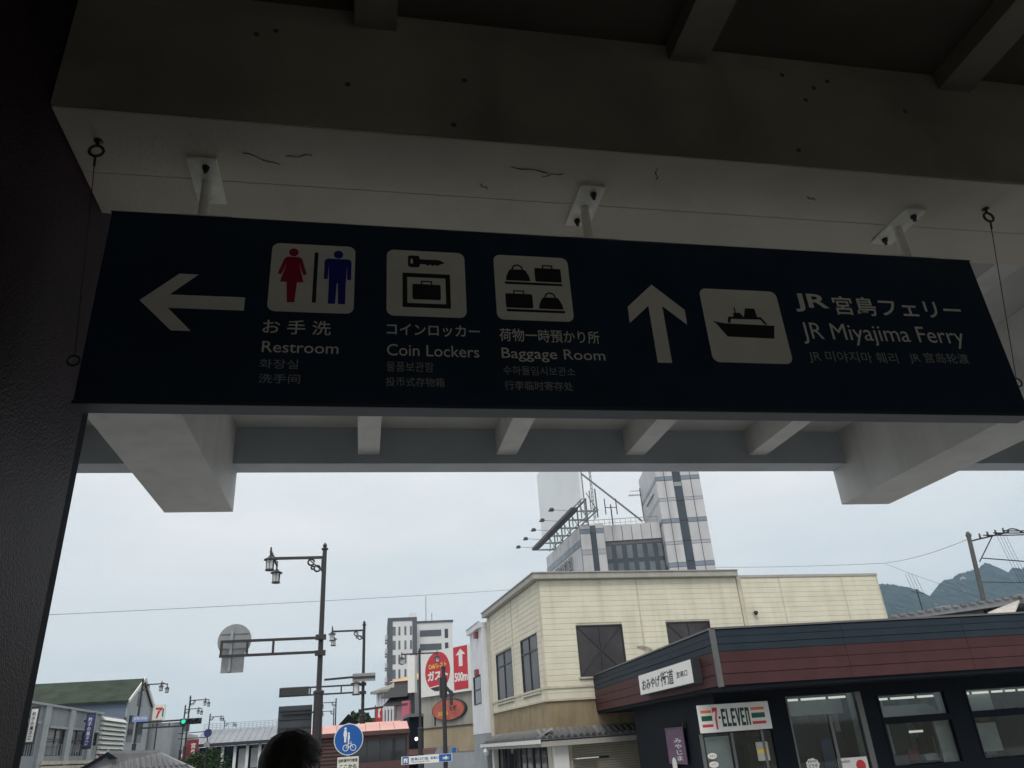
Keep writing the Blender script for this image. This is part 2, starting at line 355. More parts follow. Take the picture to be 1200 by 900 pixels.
put(M_, [(cx - .040, 1.710), (cx - .050, 1.700), (cx - .050, 1.618), (cx - .036, 1.618), (cx - .034, 1.680), (cx - .031, 1.600), (cx - .031, 1.510), (cx - .0055, 1.510), (cx - .002, 1.600), (cx + .002, 1.600), (cx + .0055, 1.510), (cx + .031, 1.510), (cx + .031, 1.600), (cx + .034, 1.680), (cx + .036, 1.618), (cx + .050, 1.618), (cx + .050, 1.700), (cx + .040, 1.710)])
M_.obj('man_symbol', m_blue, rp)
# lockers
lp = flat('locker_panel', m_white, sg, rrect(.060, .363, 1.470, 1.768, .028))
K = MB()
put(K, rrect(.141, .187, 1.690, 1.744, .01)); put(K, [(.187, 1.728), (.262, 1.728), (.284, 1.716), (.262, 1.706), (.255, 1.700), (.246, 1.706), (.238, 1.699), (.228, 1.706), (.218, 1.700), (.208, 1.706), (.187, 1.706)])
K.obj('key_symbol', m_blk, lp)
flat('key_hole', m_white, lp, rrect(.151, .160, 1.706, 1.728, .003), .0036, .0006)
B = MB()
x0, x1, z0, z1, f = .120, .303, 1.508, 1.662, .018
for q in ([(x0, z0), (x1, z0), (x1, z0 + f), (x0, z0 + f)], [(x0, z1 - f), (x1, z1 - f), (x1, z1), (x0, z1)], [(x0, z0 + f), (x0 + f, z0 + f), (x0 + f, z1 - f), (x0, z1 - f)], [(x1 - f, z0 + f), (x1, z0 + f), (x1, z1 - f), (x1 - f, z1 - f)]): put(B, q)
B.obj('locker_symbol', m_blk, lp)
def suitcase(bm, cx, z0, w, h):
    put(bm, rrect(cx - w / 2, cx + w / 2, z0, z0 + h, .006, 3))
    t = .005; hw = w * .2; hh = .016
    put(bm, [(cx - hw, z0 + h), (cx - hw, z0 + h + hh), (cx + hw, z0 + h + hh), (cx + hw, z0 + h), (cx + hw - t, z0 + h), (cx + hw - t, z0 + h + hh - t), (cx - hw + t, z0 + h + hh - t), (cx - hw + t, z0 + h)])
def handbag(bm, cx, z0, w, h):
    put(bm, [(cx - w / 2, z0), (cx + w / 2, z0), (cx + w / 2 - .003, z0 + h * .4), (cx + w * .34, z0 + h * .92), (cx + w * .28, z0 + h), (cx - w * .28, z0 + h), (cx - w * .34, z0 + h * .92), (cx - w / 2 + .003, z0 + h * .4)])
    P = []; r = w * .24; n = 10
    for i in range(n + 1): P.append((cx + r * math.cos(math.pi * i / n), z0 + h + (r * 1.05) * math.sin(math.pi * i / n)))
    for i in range(n, -1, -1): P.append((cx + (r - .006) * math.cos(math.pi * i / n), z0 + h + (r * 1.05 - .006) * math.sin(math.pi * i / n)))
    put(bm, P)
S_ = MB(); suitcase(S_, .2115, 1.5445, .108, .068); S_.obj('suitcase_symbol', m_blk, lp)
# baggage
bp = flat('baggage_panel', m_white, sg, rrect(.480, .786, 1.470, 1.770, .028))
for kind_, cx_, z_ in (('bag', .574, 1.650), ('case', .698, 1.650), ('case', .572, 1.524), ('bag', .698, 1.524)):
    q = MB()
    if kind_ == 'bag': handbag(q, cx_, z_, .098, .052)
    else: suitcase(q, cx_, z_, .108, .064)
    q.obj('handbag_symbol' if kind_ == 'bag' else 'suitcase_symbol', m_blk, bp)
for z_ in (1.633, 1.507):
    q = MB(); put(q, [(.520, z_), (.752, z_), (.752, z_ + .010), (.520, z_ + .010)]); q.obj('shelf_symbol', m_blk, bp)
# ferry
fp = flat('ferry_panel', m_white, sg, rrect(1.339, 1.687, 1.309, 1.654, .03))
q = MB()
put(q, [(1.372, 1.497), (1.422, 1.488), (1.642, 1.485), (1.628, 1.424), (1.424, 1.427), (1.402, 1.460), (1.388, 1.484)])
put(q, [(1.437, 1.492), (1.444, 1.520), (1.468, 1.522), (1.470, 1.540), (1.500, 1.541), (1.512, 1.523), (1.590, 1.524), (1.612, 1.490), (1.600, 1.490), (1.586, 1.513), (1.454, 1.511), (1.449, 1.492)])
put(q, [(1.515, 1.5235), (1.528, 1.564), (1.570, 1.564), (1.574, 1.5235)])
put(q, [(1.4775, 1.5405), (1.4765, 1.566), (1.4815, 1.566), (1.4825, 1.5405)])
q.obj('ferry_symbol', m_blk, fp)
TY = -.0005
def T(s, m, x0, x1, z0, z1, bold=.01): text('lettering', s, m, sg, (x0, TY, z0 + E0), UX, VZ, x1 - x0, z1 - z0, .0012, bold)
T('お 手 洗', m_white, -.377, -.139, 1.375, 1.435, .010)
T('Restroom', m_white, -.373, -.109, 1.300, 1.345, .004)
T('화장실', m_whitedull, -.377, -.245, 1.236, 1.273, 0)
T('洗手间', m_whitedull, -.375, -.236, 1.179, 1.215, .004)
T('コインロッカー', m_white, .062, .410, 1.385, 1.436, .012)
T('Coin Lockers', m_white, .063, .403, 1.300, 1.348, .003)
T('물품보관함', m_whitedull, .062, .232, 1.236, 1.276, 0)
T('投币式存物箱', m_whitedull, .060, .270, 1.176, 1.213, .004)
T('荷物一時預かり所', m_white, .484, .880, 1.374, 1.431, .006)
T('Baggage Room', m_white, .488, .893, 1.288, 1.346, .003)
T('수하물임시보관소', m_whitedull, .490, .766, 1.232, 1.270, 0)
T('行李临时寄存处', m_whitedull, .491, .752, 1.170, 1.208, .004)
T('JR', m_white, 1.763, 1.925, 1.560, 1.652, .022)
T('宮島フェリー', m_white, 1.945, 2.572, 1.553, 1.648, .014)
T('JR Miyajima Ferry', m_white, 1.762, 2.535, 1.405, 1.508, .0)
T('JR 미야지마 훼리', m_whitedull, 1.764, 2.175, 1.316, 1.375, .002)
T('JR 宫岛轮渡', m_whitedull, 2.232, 2.520, 1.325, 1.381, .002)
# hangers
for x in (-.640, .903, 2.432):
    pl = MB().box(x - .055, x + .055, -.10, .16, 2.066 + E0, 2.0775 + E0).obj('base_plate', m_plate, sg, bevel=.0015)
    for yy in (-.062, .118):
        MB().lathe([(.014, 2.0655 + E0), (.014, 2.053 + E0), (.008, 2.053 + E0), (.008, 2.036 + E0)], (x + .012 * (1 if yy < 0 else -1), yy, 0), 6).obj('bolt', m_bolt, pl)
    MB().tube((x, .037, Z1 + .003), (x, .037, 2.0665 + E0), .020, n=18).obj('hanger_rod', m_plate, sg, smooth=False)
    MB().box(x - .11, x + .11, .002, .072, Z1 + .0072, Z1 + .014).obj('hanger_foot', m_plate, sg)
# safety wires
def torus(b, c, R1, r, ax_u, ax_v, n=18, k=6):
    c = Vector(c); U = Vector(ax_u); V = Vector(ax_v); N = U.cross(V); vs = []; fs = []
    for i in range(n):
        a = 2 * math.pi * i / n; d = U * math.cos(a) + V * math.sin(a)
        for j in range(k):
            e = 2 * math.pi * j / k; vs.append(c + d * (R1 + r * math.cos(e)) + N * (r * math.sin(e)))
    for i in range(n):
        for j in range(k): fs.append((i * k + j, ((i + 1) % n) * k + j, ((i + 1) % n) * k + (j + 1) % k, i * k + (j + 1) % k))
    b.add(vs, fs)
for x, y, xe, ye, lab in ((-.985, 2.30, X0 - .035, SY + .03, 'thin steel safety wire between ring bolts at the left end of the navy sign'),
                  (2.775, 2.317, X1 + .035, SY + .03, 'thin steel safety wire between ring bolts at the right end of the navy sign')):
    w = empty('safety_wire', (x, y, 2.078 + E0), 0, lab, 'wire')
    r1 = MB(); torus(r1, (0, 0, -.048), .024, .0055, (1, 0, 0), (0, 0, 1)); r1.tube((0, 0, -.022), (0, 0, -.001), .006); r1.lathe([(.016, -.004), (.016, -.0005)], (0, 0, 0), 10)
    r1.obj('ring_bolt', m_bolt, w, smooth=True)
    e = Vector((xe - x, ye - y, 1.265 + E0 - (2.078 + E0)))
    MB().tube((0, 0, -.068), e + Vector((0, 0, .02)), .0018, n=6).obj('wire', m_bolt, w)
    MB().tube((0, 0, -.07), Vector((0, 0, -.07)) + (e * .05), .0045, n=6).obj('crimp', m_bolt, w)
    r2 = MB(); torus(r2, e, .019, .0035, (1, 0, 0), (0, 0, 1)); r2.obj('lower_ring', m_bolt, w, smooth=True)

# ================================================================== materials of the town
m_siding = mat('cream_siding', (.64, .61, .49), .6, var=.07, scale=1.2, streak=.22)
m_sidetrim = mat('weathered_cream_trim', (.50, .47, .38), .7, var=.14, scale=2, streak=.3)
m_render_ = mat('stained_tan_render', (.27, .215, .13), .85, var=.15, scale=1.5, streak=.35, bump=.2)
m_tile = mat('grey_roof_tile', (.17, .175, .185), .4, var=.15, scale=3, vary_obj=.2)
m_shut = mat('beige_shutter', (.33, .31, .25), .55, var=.08, scale=2)
m_pillarw = mat('white_pillar_paint', (.62, .63, .62), .6, var=.06)
m_coping = mat('grey_coping', (.36, .35, .32), .6, var=.1, scale=2, streak=.2)
m_sgrey = mat('dark_slate_board', (.018, .029, .042), .65, spec=.25, var=.1, scale=2, vary_obj=.08)
m_sred = mat('dark_burgundy_board', (.060, .023, .025), .6, spec=.25, var=.14, scale=2, vary_obj=.12, streak=.15)
m_snavy = mat('dark_shopfront_paint', (.006, .009, .014), .75, spec=.15, var=.1, scale=2)
m_strim = mat('dull_metal_trim', (.13, .13, .13), .45, .3)
m_signw = mat('white_sign_face', (.72, .72, .69), .45, var=.03, scale=3)
m_black = mat('black_lettering', (.01, .01, .011), .5, var=.02)
m_7g = mat('green_sign_print', (.0, .085, .05), .5, var=.02)
m_7o = mat('orange_sign_print', (.72, .17, .03), .5, var=.02)
m_7r = mat('red_sign_print', (.55, .03, .04), .5, var=.02)
m_signred = mat('red_board_print', (.50, .03, .05), .5, var=.06, scale=1)
m_signyel = mat('yellow_board_print', (.75, .55, .06), .5, var=.02)
m_tpanel = mat('pale_facade_panel', (.50, .50, .52), .4, var=.07, scale=.6, streak=.25, vary_obj=.07)
m_tblue = mat('blue_grey_band', (.19, .235, .29), .35, var=.1, scale=.5)
m_tfaint = mat('faint_blue_band', (.37, .39, .43), .4, var=.08, scale=.5)
m_tdark = mat('dark_glass_strip', (.018, .035, .055), .1, var=.3, scale=.4, spec=.8)
m_joint = mat('dark_joint', (.12, .12, .13), .8)
m_steel = mat('grey_green_steel', (.17, .20, .19), .6, .2, var=.15, scale=2)
m_bboard = mat('blank_billboard_back', (.74, .78, .81), .6, var=.04, scale=.3)
m_aptw = mat('white_apartment_tile', (.62, .63, .64), .55, var=.05, scale=.3)
m_aptd = mat('charcoal_apartment_tile', (.085, .095, .115), .55, var=.05, scale=.3)
m_conc = mat('streaked_concrete', (.30, .29, .25), .9, var=.15, scale=.8, streak=.45)
m_conc2 = mat('brown_stained_wall', (.30, .25, .17), .9, var=.15, scale=.8, streak=.4)
m_whitew = mat('white_painted_wall', (.66, .68, .71), .65, var=.05, scale=1, streak=.06)
m_greyw = mat('grey_panel_wall', (.27, .30, .32), .7, var=.08, scale=1, streak=.2)
m_greyp = mat('pale_grey_pilaster', (.36, .39, .40), .7, var=.08, scale=1, streak=.2)
m_groof = mat('mossy_green_roof', (.024, .040, .024), .85, var=.45, scale=.9, streak=.5)
m_bluew = mat('blue_grey_wall', (.12, .16, .22), .7, var=.06, scale=.5)
m_louv = mat('white_louvre', (.68, .70, .66), .5, var=.06)
m_pink = mat('faded_pink_roof', (.70, .40, .36), .6, var=.1, scale=1.2, streak=.15)
m_brown = mat('dark_brown_cladding', (.075, .035, .035), .6, var=.1, scale=2)
m_stroof = mat('grey_metal_roof', (.27, .29, .33), .4, .2, var=.1, scale=.4, streak=.2)
m_signb = mat('blue_sign_face', (.012, .10, .36), .4, var=.04)
m_sblue2 = mat('pale_blue_sign', (.18, .26, .5), .5, var=.05)
m_green_l = mat('green_signal_light', (.02, .5, .3), .3, emit=(.03, .75, .42), es=.7)
m_led = mat('fluorescent_tube', (.8, .8, .75), .4, emit=(1, .97, .82), es=.55)
m_lampglow = mat('lit_globe', (.8, .8, .8), .4, emit=(1, .96, .9), es=1.6)
m_leaf = mat('dark_foliage', (.035, .065, .03), .8, var=.35, scale=1.5, vary_obj=.2)
m_leaf2 = mat('mid_foliage', (.06, .11, .04), .8, var=.35, scale=2.5)
m_bark = mat('bark', (.10, .08, .06), .9, bump=.4)
m_wood = mat('weathered_pole_concrete', (.085, .09, .09), .85, var=.12, scale=3)
m_wire = mat('black_cable', (.02, .02, .022), .6)
m_orange = mat('orange_tan_roof', (.60, .38, .20), .7, var=.1)
m_wcream = mat('dusty_window_glass', (.045, .042, .045), .22, var=.35, scale=.8, spec=.28)
m_curtain = mat('grey_curtain', (.27, .27, .29), .9, var=.2, scale=4)
m_purple = mat('faded_purple_cloth', (.13, .075, .13), .8, var=.15, scale=3)
m_room = mat('shop_interior_wall', (.16, .165, .16), .8, var=.15, scale=1)
m_brown0 = mat('reddish_display', (.12, .05, .045), .7, var=.4, scale=5)
m_roomd = mat('shop_interior_dark', (.03, .032, .036), .8, var=.2, scale=1)
m_interp = mat('shop_interior_panel', (.42, .42, .39), .7, var=.1)

def window_box(parent, name, x0, x1, z0, z1, y, cols=2, transom=None, fr=.05, m=m_dark, g=m_wglass, depth=.08, side=False):
    """a framed window: frame (> pane). Wall face at local y (or x when side), opening faces -y / -x"""
    def P(b, a0, a1, d0, d1, c0, c1):
        (b.box(d0, d1, a0, a1, c0, c1) if side else b.box(a0, a1, d0, d1, c0, c1))
    b = MB(); a, e = y - .035, y + depth
    P(b, x0, x0 + fr, a, e, z0, z1); P(b, x1 - fr, x1, a, e, z0, z1); P(b, x0 + fr, x1 - fr, a, e, z0, z0 + fr); P(b, x0 + fr, x1 - fr, a, e, z1 - fr, z1)
    f = b.obj(name, m, parent)
    w = (x1 - x0 - 2 * fr) / cols
    for i in range(1, cols):
        q = MB(); P(q, x0 + fr + w * i - fr / 2, x0 + fr + w * i + fr / 2, y - .025, e - .01, z0 + fr + .001, z1 - fr - .001); q.obj('mullion', m, f)
    zs = [(z0 + fr, z1 - fr)]
    if transom:
        zt = z0 + (z1 - z0) * transom; q = MB(); P(q, x0 + fr + .001, x1 - fr - .001, y - .022, e - .012, zt - fr / 2, zt + fr / 2); q.obj('transom', m, f); zs = [(z0 + fr, zt), (zt, z1 - fr)]
    for i in range(cols):
        for (a_, b_) in zs:
            q = MB(); P(q, x0 + fr + w * i, x0 + fr + w * (i + 1), y + .012 + .006 * (i % 2), y + .018 + .006 * (i % 2), a_, b_); q.obj('pane', g, f)
    return f
def wall_with_holes(bm, a0, a1, z0, z1, d0, d1, holes, side=False):
    """wall slab as boxes round rectangular holes (ha0,ha1,hz0,hz1)"""
    xs = sorted(set([a0, a1] + [h[0] for h in holes] + [h[1] for h in holes])); zs = sorted(set([z0, z1] + [h[2] for h in holes] + [h[3] for h in holes]))
    for i in range(len(xs) - 1):
        for j in range(len(zs) - 1):
            cx, cz = (xs[i] + xs[i + 1]) / 2, (zs[j] + zs[j + 1]) / 2
            if any(h[0] < cx < h[1] and h[2] < cz < h[3] for h in holes) or not (a0 <= cx <= a1 and z0 <= cz <= z1): continue
            if side: bm.box(d0, d1, xs[i], xs[i + 1], zs[j], zs[j + 1])
            else: bm.box(xs[i], xs[i + 1], d0, d1, zs[j], zs[j + 1])
    return bm
def laps(bm, a0, a1, z0, z1, pitch, d, holes, side=False, t=.022):
    """overlapping siding boards, cut at openings; proud of the wall by up to t towards -d"""
    n = int(round((z1 - z0) / pitch)); h = (z1 - z0) / n
    for i in range(n):
        lo, hi = z0 + i * h, z0 + (i + 1) * h
        segs = [(a0, a1)]
        for ho in holes:
            if ho[2] < hi - .02 and ho[3] > lo + .02:
                ns = []
                for s0, s1 in segs:
                    if ho[1] <= s0 or ho[0] >= s1: ns.append((s0, s1)); continue
                    if ho[0] > s0: ns.append((s0, ho[0]))
                    if ho[1] < s1: ns.append((ho[1], s1))
                segs = ns
        for s0, s1 in segs:
            pr = [(d - t, lo), (d - t * .9, lo + h * .9), (d - t * .3, hi - .012), (d - t * .3, hi), (d, hi), (d, lo)]
            if side: vs0 = [(p, s0, z) for p, z in pr]; vs1 = [(p, s1, z) for p, z in pr]
            else: vs0 = [(s0, p, z) for p, z in pr]; vs1 = [(s1, p, z) for p, z in pr]
            bm.add(vs0 + vs1, [(0, 1, 2, 3, 4, 5), (11, 10, 9, 8, 7, 6)] + [(k, (k + 1) % 6 + 0, (k + 1) % 6 + 6, k + 6) for k in range(6)])
    return bm

# ================================================================== CREAM SIDED BUILDING
C = Fr(630, 680, 33.2, 4.0)
cb = empty('cream_building', C.o, C.a, 'two storey corner building clad in cream siding behind the souvenir shop, tiled eave below', 'building')
HT = C.h                      # height of the siding's top
zsb = C.F(639.6, 820.5)[1]; ztan = C.F(639.6, 853.7)[1]; zbelt = C.F(639.6, 806)[1]
wj = C.F(864, 690)[0]; wr = C.F(1035, 700)[0]; dl = C.S(571, 735)[0]
fw = []
for tl, tr, bl in (((674.3, 733), (728.5, 731.8), (680, 793.6)), ((779.7, 729), (831, 727.5), None)):
    a = C.F(*tl); b = C.F(*tr); z0 = C.F(*bl)[1] if bl else fw[0][2]; fw.append((a[0], b[0], z0, a[1]))
sw = []
for tl, br in (((629, 741), (614.5, 815.6)), ((599.5, 758.5), (584.5, 824.5))):
    a = C.S(*tl); b = C.S(*br); sw.append((a[0], b[0], b[1], a[1]))
shop_open = [(2.9, 4.4, 0.9, 2.65)]
wb = MB()
wall_with_holes(wb, 0, wj, 0, HT, 0, .18, fw + [(.9, wj - .4, .1, 2.9)]); wall_with_holes(wb, .18, dl, 0, HT, 0, .18, sw + [(.5, dl - .9, .1, 2.9)], side=True)
wb.obj('wall', m_sidetrim, cb)
MB().box(.181, wj, .181, dl, HT - .35, HT - .05).obj('roof', m_roof, cb)
MB().box(.3, wj - .1, dl - .2, dl, 0, HT - .36).obj('rear_wall', m_sidetrim, cb)
MB().box(.4, wj - .2, 2.6, 2.7, .1, HT - .4).obj('inner_partition', m_roomd, cb)
lf = MB(); laps(lf, .02, wj - .02, zsb + .02, HT - .02, .235, 0, fw); tag(lf.obj('siding_board', m_siding, cb), kind='stuff')
ls = MB(); laps(ls, .02, dl - .7, zsb + .02, HT - .02, .235, 0, sw, side=True); tag(ls.obj('siding_board', m_siding, cb), kind='stuff')
MB().box(-.035, .045, -.035, .045, zsb - .02, HT + .02).obj('corner_trim', m_sidetrim, cb)
MB().box(-.05, .1, dl - .72, dl + .02, 0.1, HT - .15).obj('corner_trim', m_sidetrim, cb)
xj = C.F(746.5, 700)[0]; piece('joint_strip', m_sidetrim, cb, xj, xj + .07, -.034, -.02, zsb + .03, HT - .02)
yj = C.S(600, 730)[0]; piece('joint_strip', m_sidetrim, cb, -.034, -.02, yj, yj + .07, zsb + .03, HT - .02)
# cornice
MB().box(-.28, wj + .02, -.28, .3, HT + .01, HT + .26).obj('cornice', m_coping, cb, bevel=.02)
MB().box(-.28, .3, .301, dl + .1, HT + .01, HT + .26).obj('cornice', m_coping, cb, bevel=.02)
MB().box(-.33, wj + .02, -.33, .3, HT + .262, HT + .31).obj('coping', m_coping, cb)
MB().box(-.33, .3, .301, dl + .15, HT + .262, HT + .31).obj('coping', m_coping, cb)
# belt ledge and tan band
MB().box(-.07, wj, -.07, -.024, zbelt - .05, zbelt + .04).obj('belt_course', m_sidetrim, cb)
MB().box(-.07, -.024, -.02, dl - .7, zbelt - .05, zbelt + .04).obj('belt_course', m_sidetrim, cb)
MB().box(-.10, wj, -.10, -.001, zsb - .06, zsb + .01).obj('belt_course', m_sidetrim, cb)
MB().box(-.10, -.001, -.0, dl - .7, zsb - .06, zsb + .01).obj('belt_course', m_sidetrim, cb)
MB().box(-.02, wj, -.02, -.001, ztan - .2, zsb - .062).obj('render_band', m_render_, cb)
MB().box(-.02, -.001, -.0, dl - .7, ztan - .2, zsb - .062).obj('render_band', m_render_, cb)
for i, h in enumerate(fw):
    f = window_box(cb, 'window', h[0], h[1], h[2], h[3], .0, 2, None, .045, m_dark, m_wcream)
    cxm, czm = (h[0] + h[1]) / 2, (h[2] + h[3]) / 2
    for s in (1, -1):
        MB().bar((h[0] + .05, -.012, czm + s * (h[3] - czm - .05)), (h[1] - .05, -.012, czm - s * (h[3] - czm - .05)), .02, .022).obj('brace', m_dark, f)
    MB().box(h[0] - .06, h[1] + .06, -.10, -.03, h[2] - .07, h[2] - .002).obj('sill', m_sidetrim, f)
for h in sw:
    f = window_box(cb, 'window', h[0], h[1], h[2], h[3], .0, 2, .72, .055, m_dark, m_wcream, side=True)
    for k in range(7):
        y = h[0] + .12 + (h[1] - h[0] - .24) * k / 6
        MB().box(.14, .17, y - .09, y + .07, h[2] + .07, h[3] - .4).obj('curtain_fold', m_curtain, f)
    MB().box(-.10, -.03, h[0] - .06, h[1] + .06, h[2] - .08, h[2] - .002).obj('sill', m_sidetrim, f)
# right hand lower volume
rb = MB().box(wj + .021, wr, .12, 7, 0, HT - .02); rb.obj('rear_wing', m_sidetrim, cb)
lr = MB(); laps(lr, wj + .25, wr - .05, zsb + .02, HT - .02, .235, .12, []); tag(lr.obj('siding_board', m_siding, cb), kind='stuff')
MB().box(wj + .03, wj + .24, -.02, .119, zsb, HT + .02).obj('corner_trim', m_sidetrim, cb)
MB().box(wj + .03, wr + .05, .06, .2, HT - .018, HT + .10).obj('coping', m_coping, cb)
MB().box(wr - .049, wr + .02, .08, 7, 0, HT - .019).obj('corner_trim', m_sidetrim, cb)
for px in (916, 990):
    x = C.F(px, 700, .12)[0]; piece('joint_strip', m_sidetrim, cb, x, x + .05, .085, .097, zsb + .03, HT - .03)
cc = C.F(884, 719, .1); q = MB(); q.lathe([(.03, .1), (.09, .08), (.1, 0), (.07, -.06), (.02, -.09)], (cc[0], -.05, cc[1]), 10); q.box(cc[0] - .03, cc[0] + .03, -.04, .1, cc[1] + .02, cc[1] + .08); q.obj('camera_dome', m_black, cb)
pc = C.F(746, 757); q = MB(); q.path([(pc[0], -.04, pc[1]), (pc[0] + .25, -.12, pc[1] - .02), (pc[0] + .55, -.12, pc[1] - .1), (pc[0] + .75, -.08, pc[1] - .28)], .045); q.obj('duct_pipe', m_sidetrim, cb)
q = MB(); a = C.S(576, 800)
m_jbox = mat('dull_red_box', (.22, .05, .05), .6)
# small red junction boxes on the side near the white building
for px, py in ((566, 744), (567, 788)):
    a = C.S(px, py); piece('junction_box', m_jbox, cb, -.52, -.33, a[0] - .2, a[0] + .2, a[1] - .17, a[1] + .17)
# tiled eave
zt, ze = ztan - .03, C.F(640, 868)[1]
MB().hexa([(-.02, -.02, zt - .28), (wj, -.02, zt - .28), (wj, -.01, zt - .25), (-.02, -.01, zt - .25)], [(-.02, -.02, zt), (wj, -.02, zt), (wj, -.01, zt), (-.02, -.01, zt)]).obj('eave_upstand', m_tile, cb)
er_ = MB(); er_.add([(-.62, -.62, ze + .12), (wj, -.62, ze + .12), (wj, -.02, zt), (-.02, -.02, zt), (-.62, -.62, ze + .02), (wj, -.62, ze + .02), (wj, -.02, zt - .12), (-.02, -.02, zt - .12)],
    [(0, 1, 2, 3), (7, 6, 5, 4), (0, 4, 5, 1), (1, 5, 6, 2), (3, 7, 4, 0)]); er_.obj('eave_deck', m_tile, cb)
es_ = MB(); es_.add([(-.622, -.62, ze + .12), (-.622, dl, ze + .12), (-.02, dl, zt), (-.02, -.02, zt), (-.622, -.62, ze + .02), (-.622, dl, ze + .02), (-.02, dl, zt - .12), (-.02, -.02, zt - .12)],
    [(3, 2, 1, 0), (4, 5, 6, 7), (1, 5, 4, 0), (2, 6, 5, 1), (0, 4, 7, 3)]); es_.obj('eave_deck', m_tile, cb)
tm = MB(); n = 6
for (t0, r0) in ((0, .085),):
    prof = []
    for i in range(n + 1):
        a = math.pi * i / n; prof.append((.10 * math.cos(a), .075 * math.sin(a)))
    L0 = [(x, -.03, z) for x, z in prof]; L1 = [(x, .62, z + (zt - ze - .12) + .0) for x, z in prof]
    tm.add(L0 + L1, [tuple(range(n + 1))] + [(i, i + 1, n + 2 + i, n + 1 + i) for i in range(n)])
tme = tm.mesh('roof_tile', m_tile, True)
k = int(wj / .27)
for i in range(k):
    o = bpy.data.objects.new('roof_tile', tme); COL.objects.link(o); o.parent = cb; o.location = (-.45 + i * .27, -.63, ze + .10); o.rotation_euler = (0, 0, random.uniform(-.02, .02))
for i in range(int(dl / .27)):
    o = bpy.data.objects.new('roof_tile', tme); COL.objects.link(o); o.parent = cb; o.location = (-.63, -.45 + i * .27, ze + .10); o.rotation_euler = (0, 0, -math.pi / 2 + random.uniform(-.02, .02))
MB().box(-.70, -.60, -.68, dl, ze - .10, ze + .05).obj('gutter', m_pillarw, cb)
MB().box(-.56, wj, -.58, -.02, ze - .22, ze - .02).obj('eave_soffit', m_coping, cb)
MB().box(-.58, -.021, -.019, dl, ze - .22, ze - .02).obj('eave_soffit', m_coping, cb)
# ground floor: pillar, shutters, side doors
for x in (.05,): MB().box(x, x + .62, -.26, -.001, 0, ze - .221).obj('pillar', m_pillarw, cb, bevel=.02)
MB().box(-.26, -.001, dl - 1.2, dl - .8, 0, ze - .221).obj('pillar', m_pillarw, cb, bevel=.02)
sh = MB(); z = .12
while z < 2.88: sh.box(.91, wj - .41, .02, .05 if int(z * 100) % 2 else .045, z, z + .075); z += .09
tag(sh.obj('shutter_slat', m_shut, cb), kind='stuff')
MB().box(.92, wj - .42, .052, .07, .1, 2.9).obj('shutter_back', m_joint, cb)
piece('shutter_post', m_sidetrim, cb, 4.1, 4.2, -.02, .019, .1, 2.9)
a = C.F(690, 889); MB().box(C.F(671, 886)[0], C.F(697, 886)[0], -.5, -.02, a[1] + .02, a[1] + .06).obj('small_awning', m_pillarw, cb)
MB().box(C.F(690, 890)[0], C.F(714, 890)[0], -.03, .0, .9, a[1]).obj('shop_window', m_wglass, cb)
for i in range(4):
    y0 = .6 + i * (dl - 1.6) / 4; window_box(cb, 'side_door', y0, y0 + (dl - 1.6) / 4 - .05, .12, 2.85, .02, 2, .8, .06, m_dark, m_wglass, side=True)

# ================================================================== WHITE NARROW BUILDING (behind, same street line)
wa = C.S(550.5, 745, -.32); wz = wa[1]; wy1 = wa[0]
wt = empty('white_building', C.o, C.a, 'narrow white building between the cream building and the red family restaurant sign', 'building')
wh = C.S(563, 790, -.32), C.S(556, 827, -.32)
hole = (wh[0][0], wh[1][0], wh[1][1], wh[0][1])
b = MB(); wall_with_holes(b, dl + .16, wy1, 2.2, wz, -.32, -.1, [hole], side=True); b.box(-.099, 6, dl + .16, wy1, 2.2, wz); b.obj('wall', m_whitew, wt)
MB().box(-.30, 6, dl + .17, wy1 - .02, 0, 2.199).obj('ground_floor_wall', m_greyw, wt)
MB().box(-.5, 6.2, dl + .14, wy1 + .15, wz, wz + .28).obj('roof_edge', m_whitew, wt); MB().box(-.52, -.40, dl + .14, wy1 + .15, wz + .281, wz + .34).obj('coping', m_coping, wt)
window_box(wt, 'window', *hole, -.3, 1, .5, .06, m_dark, m_wglass, side=True)
q = C.S(573, 881, -.5); MB().lathe([(.05, .18), (.16, .14), (.2, 0), (.1, -.16)], (-.6, q[0], q[1]), 10).obj('wall_lamp', m_lglass, wt)

# ================================================================== SOUVENIR SHOP WITH CONVENIENCE STORE
S = Fr(833.7, 737, 19.5, -2.8)
shp = empty('souvenir_shop', S.o, S.a, 'single storey dark souvenir shop and convenience store with grey and burgundy fascia at the right', 'shop')
T_ = S.h; zg = S.F(846, 763.5)[1]; zb_ = S.F(846, 803.5)[1]; yl = S.S(690, 790)[0]; XR = 14.0
def fascia_boards(z0, z1, n, m):
    h = (z1 - z0) / n
    for i in range(n):
        off = .012 * (i % 2); a, b = z0 + i * h + .008, z0 + (i + 1) * h - .004
        x = .06
        while x < XR - .1:
            x2 = min(XR, x + 3.6); piece('fascia_board', m, shp, x, x2 - .008, -.03 - off, -.001, a, b); x = x2
        y = .06
        while y < yl - .1:
            y2 = min(yl, y + 3.6); piece('fascia_board', m, shp, -.03 - off, -.001, y, y2 - .008, a, b); y = y2
fascia_boards(zg, T_ - .04, 3, m_sgrey); fascia_boards(zb_, zg, 3, m_sred)
fb = MB(); fb.box(0, XR, 0, .25, zb_ - .02, T_ - .02); fb.box(0, .25, .251, yl, zb_ - .02, T_ - .02); fb.box(.251, XR, yl - .25, yl, zb_ - .02, T_ - .02); fb.obj('fascia_core', m_snavy, shp)
MB().box(-.06, .06, -.06, .059, zb_ - .03, T_ + .01).obj('corner_trim', m_strim, shp)
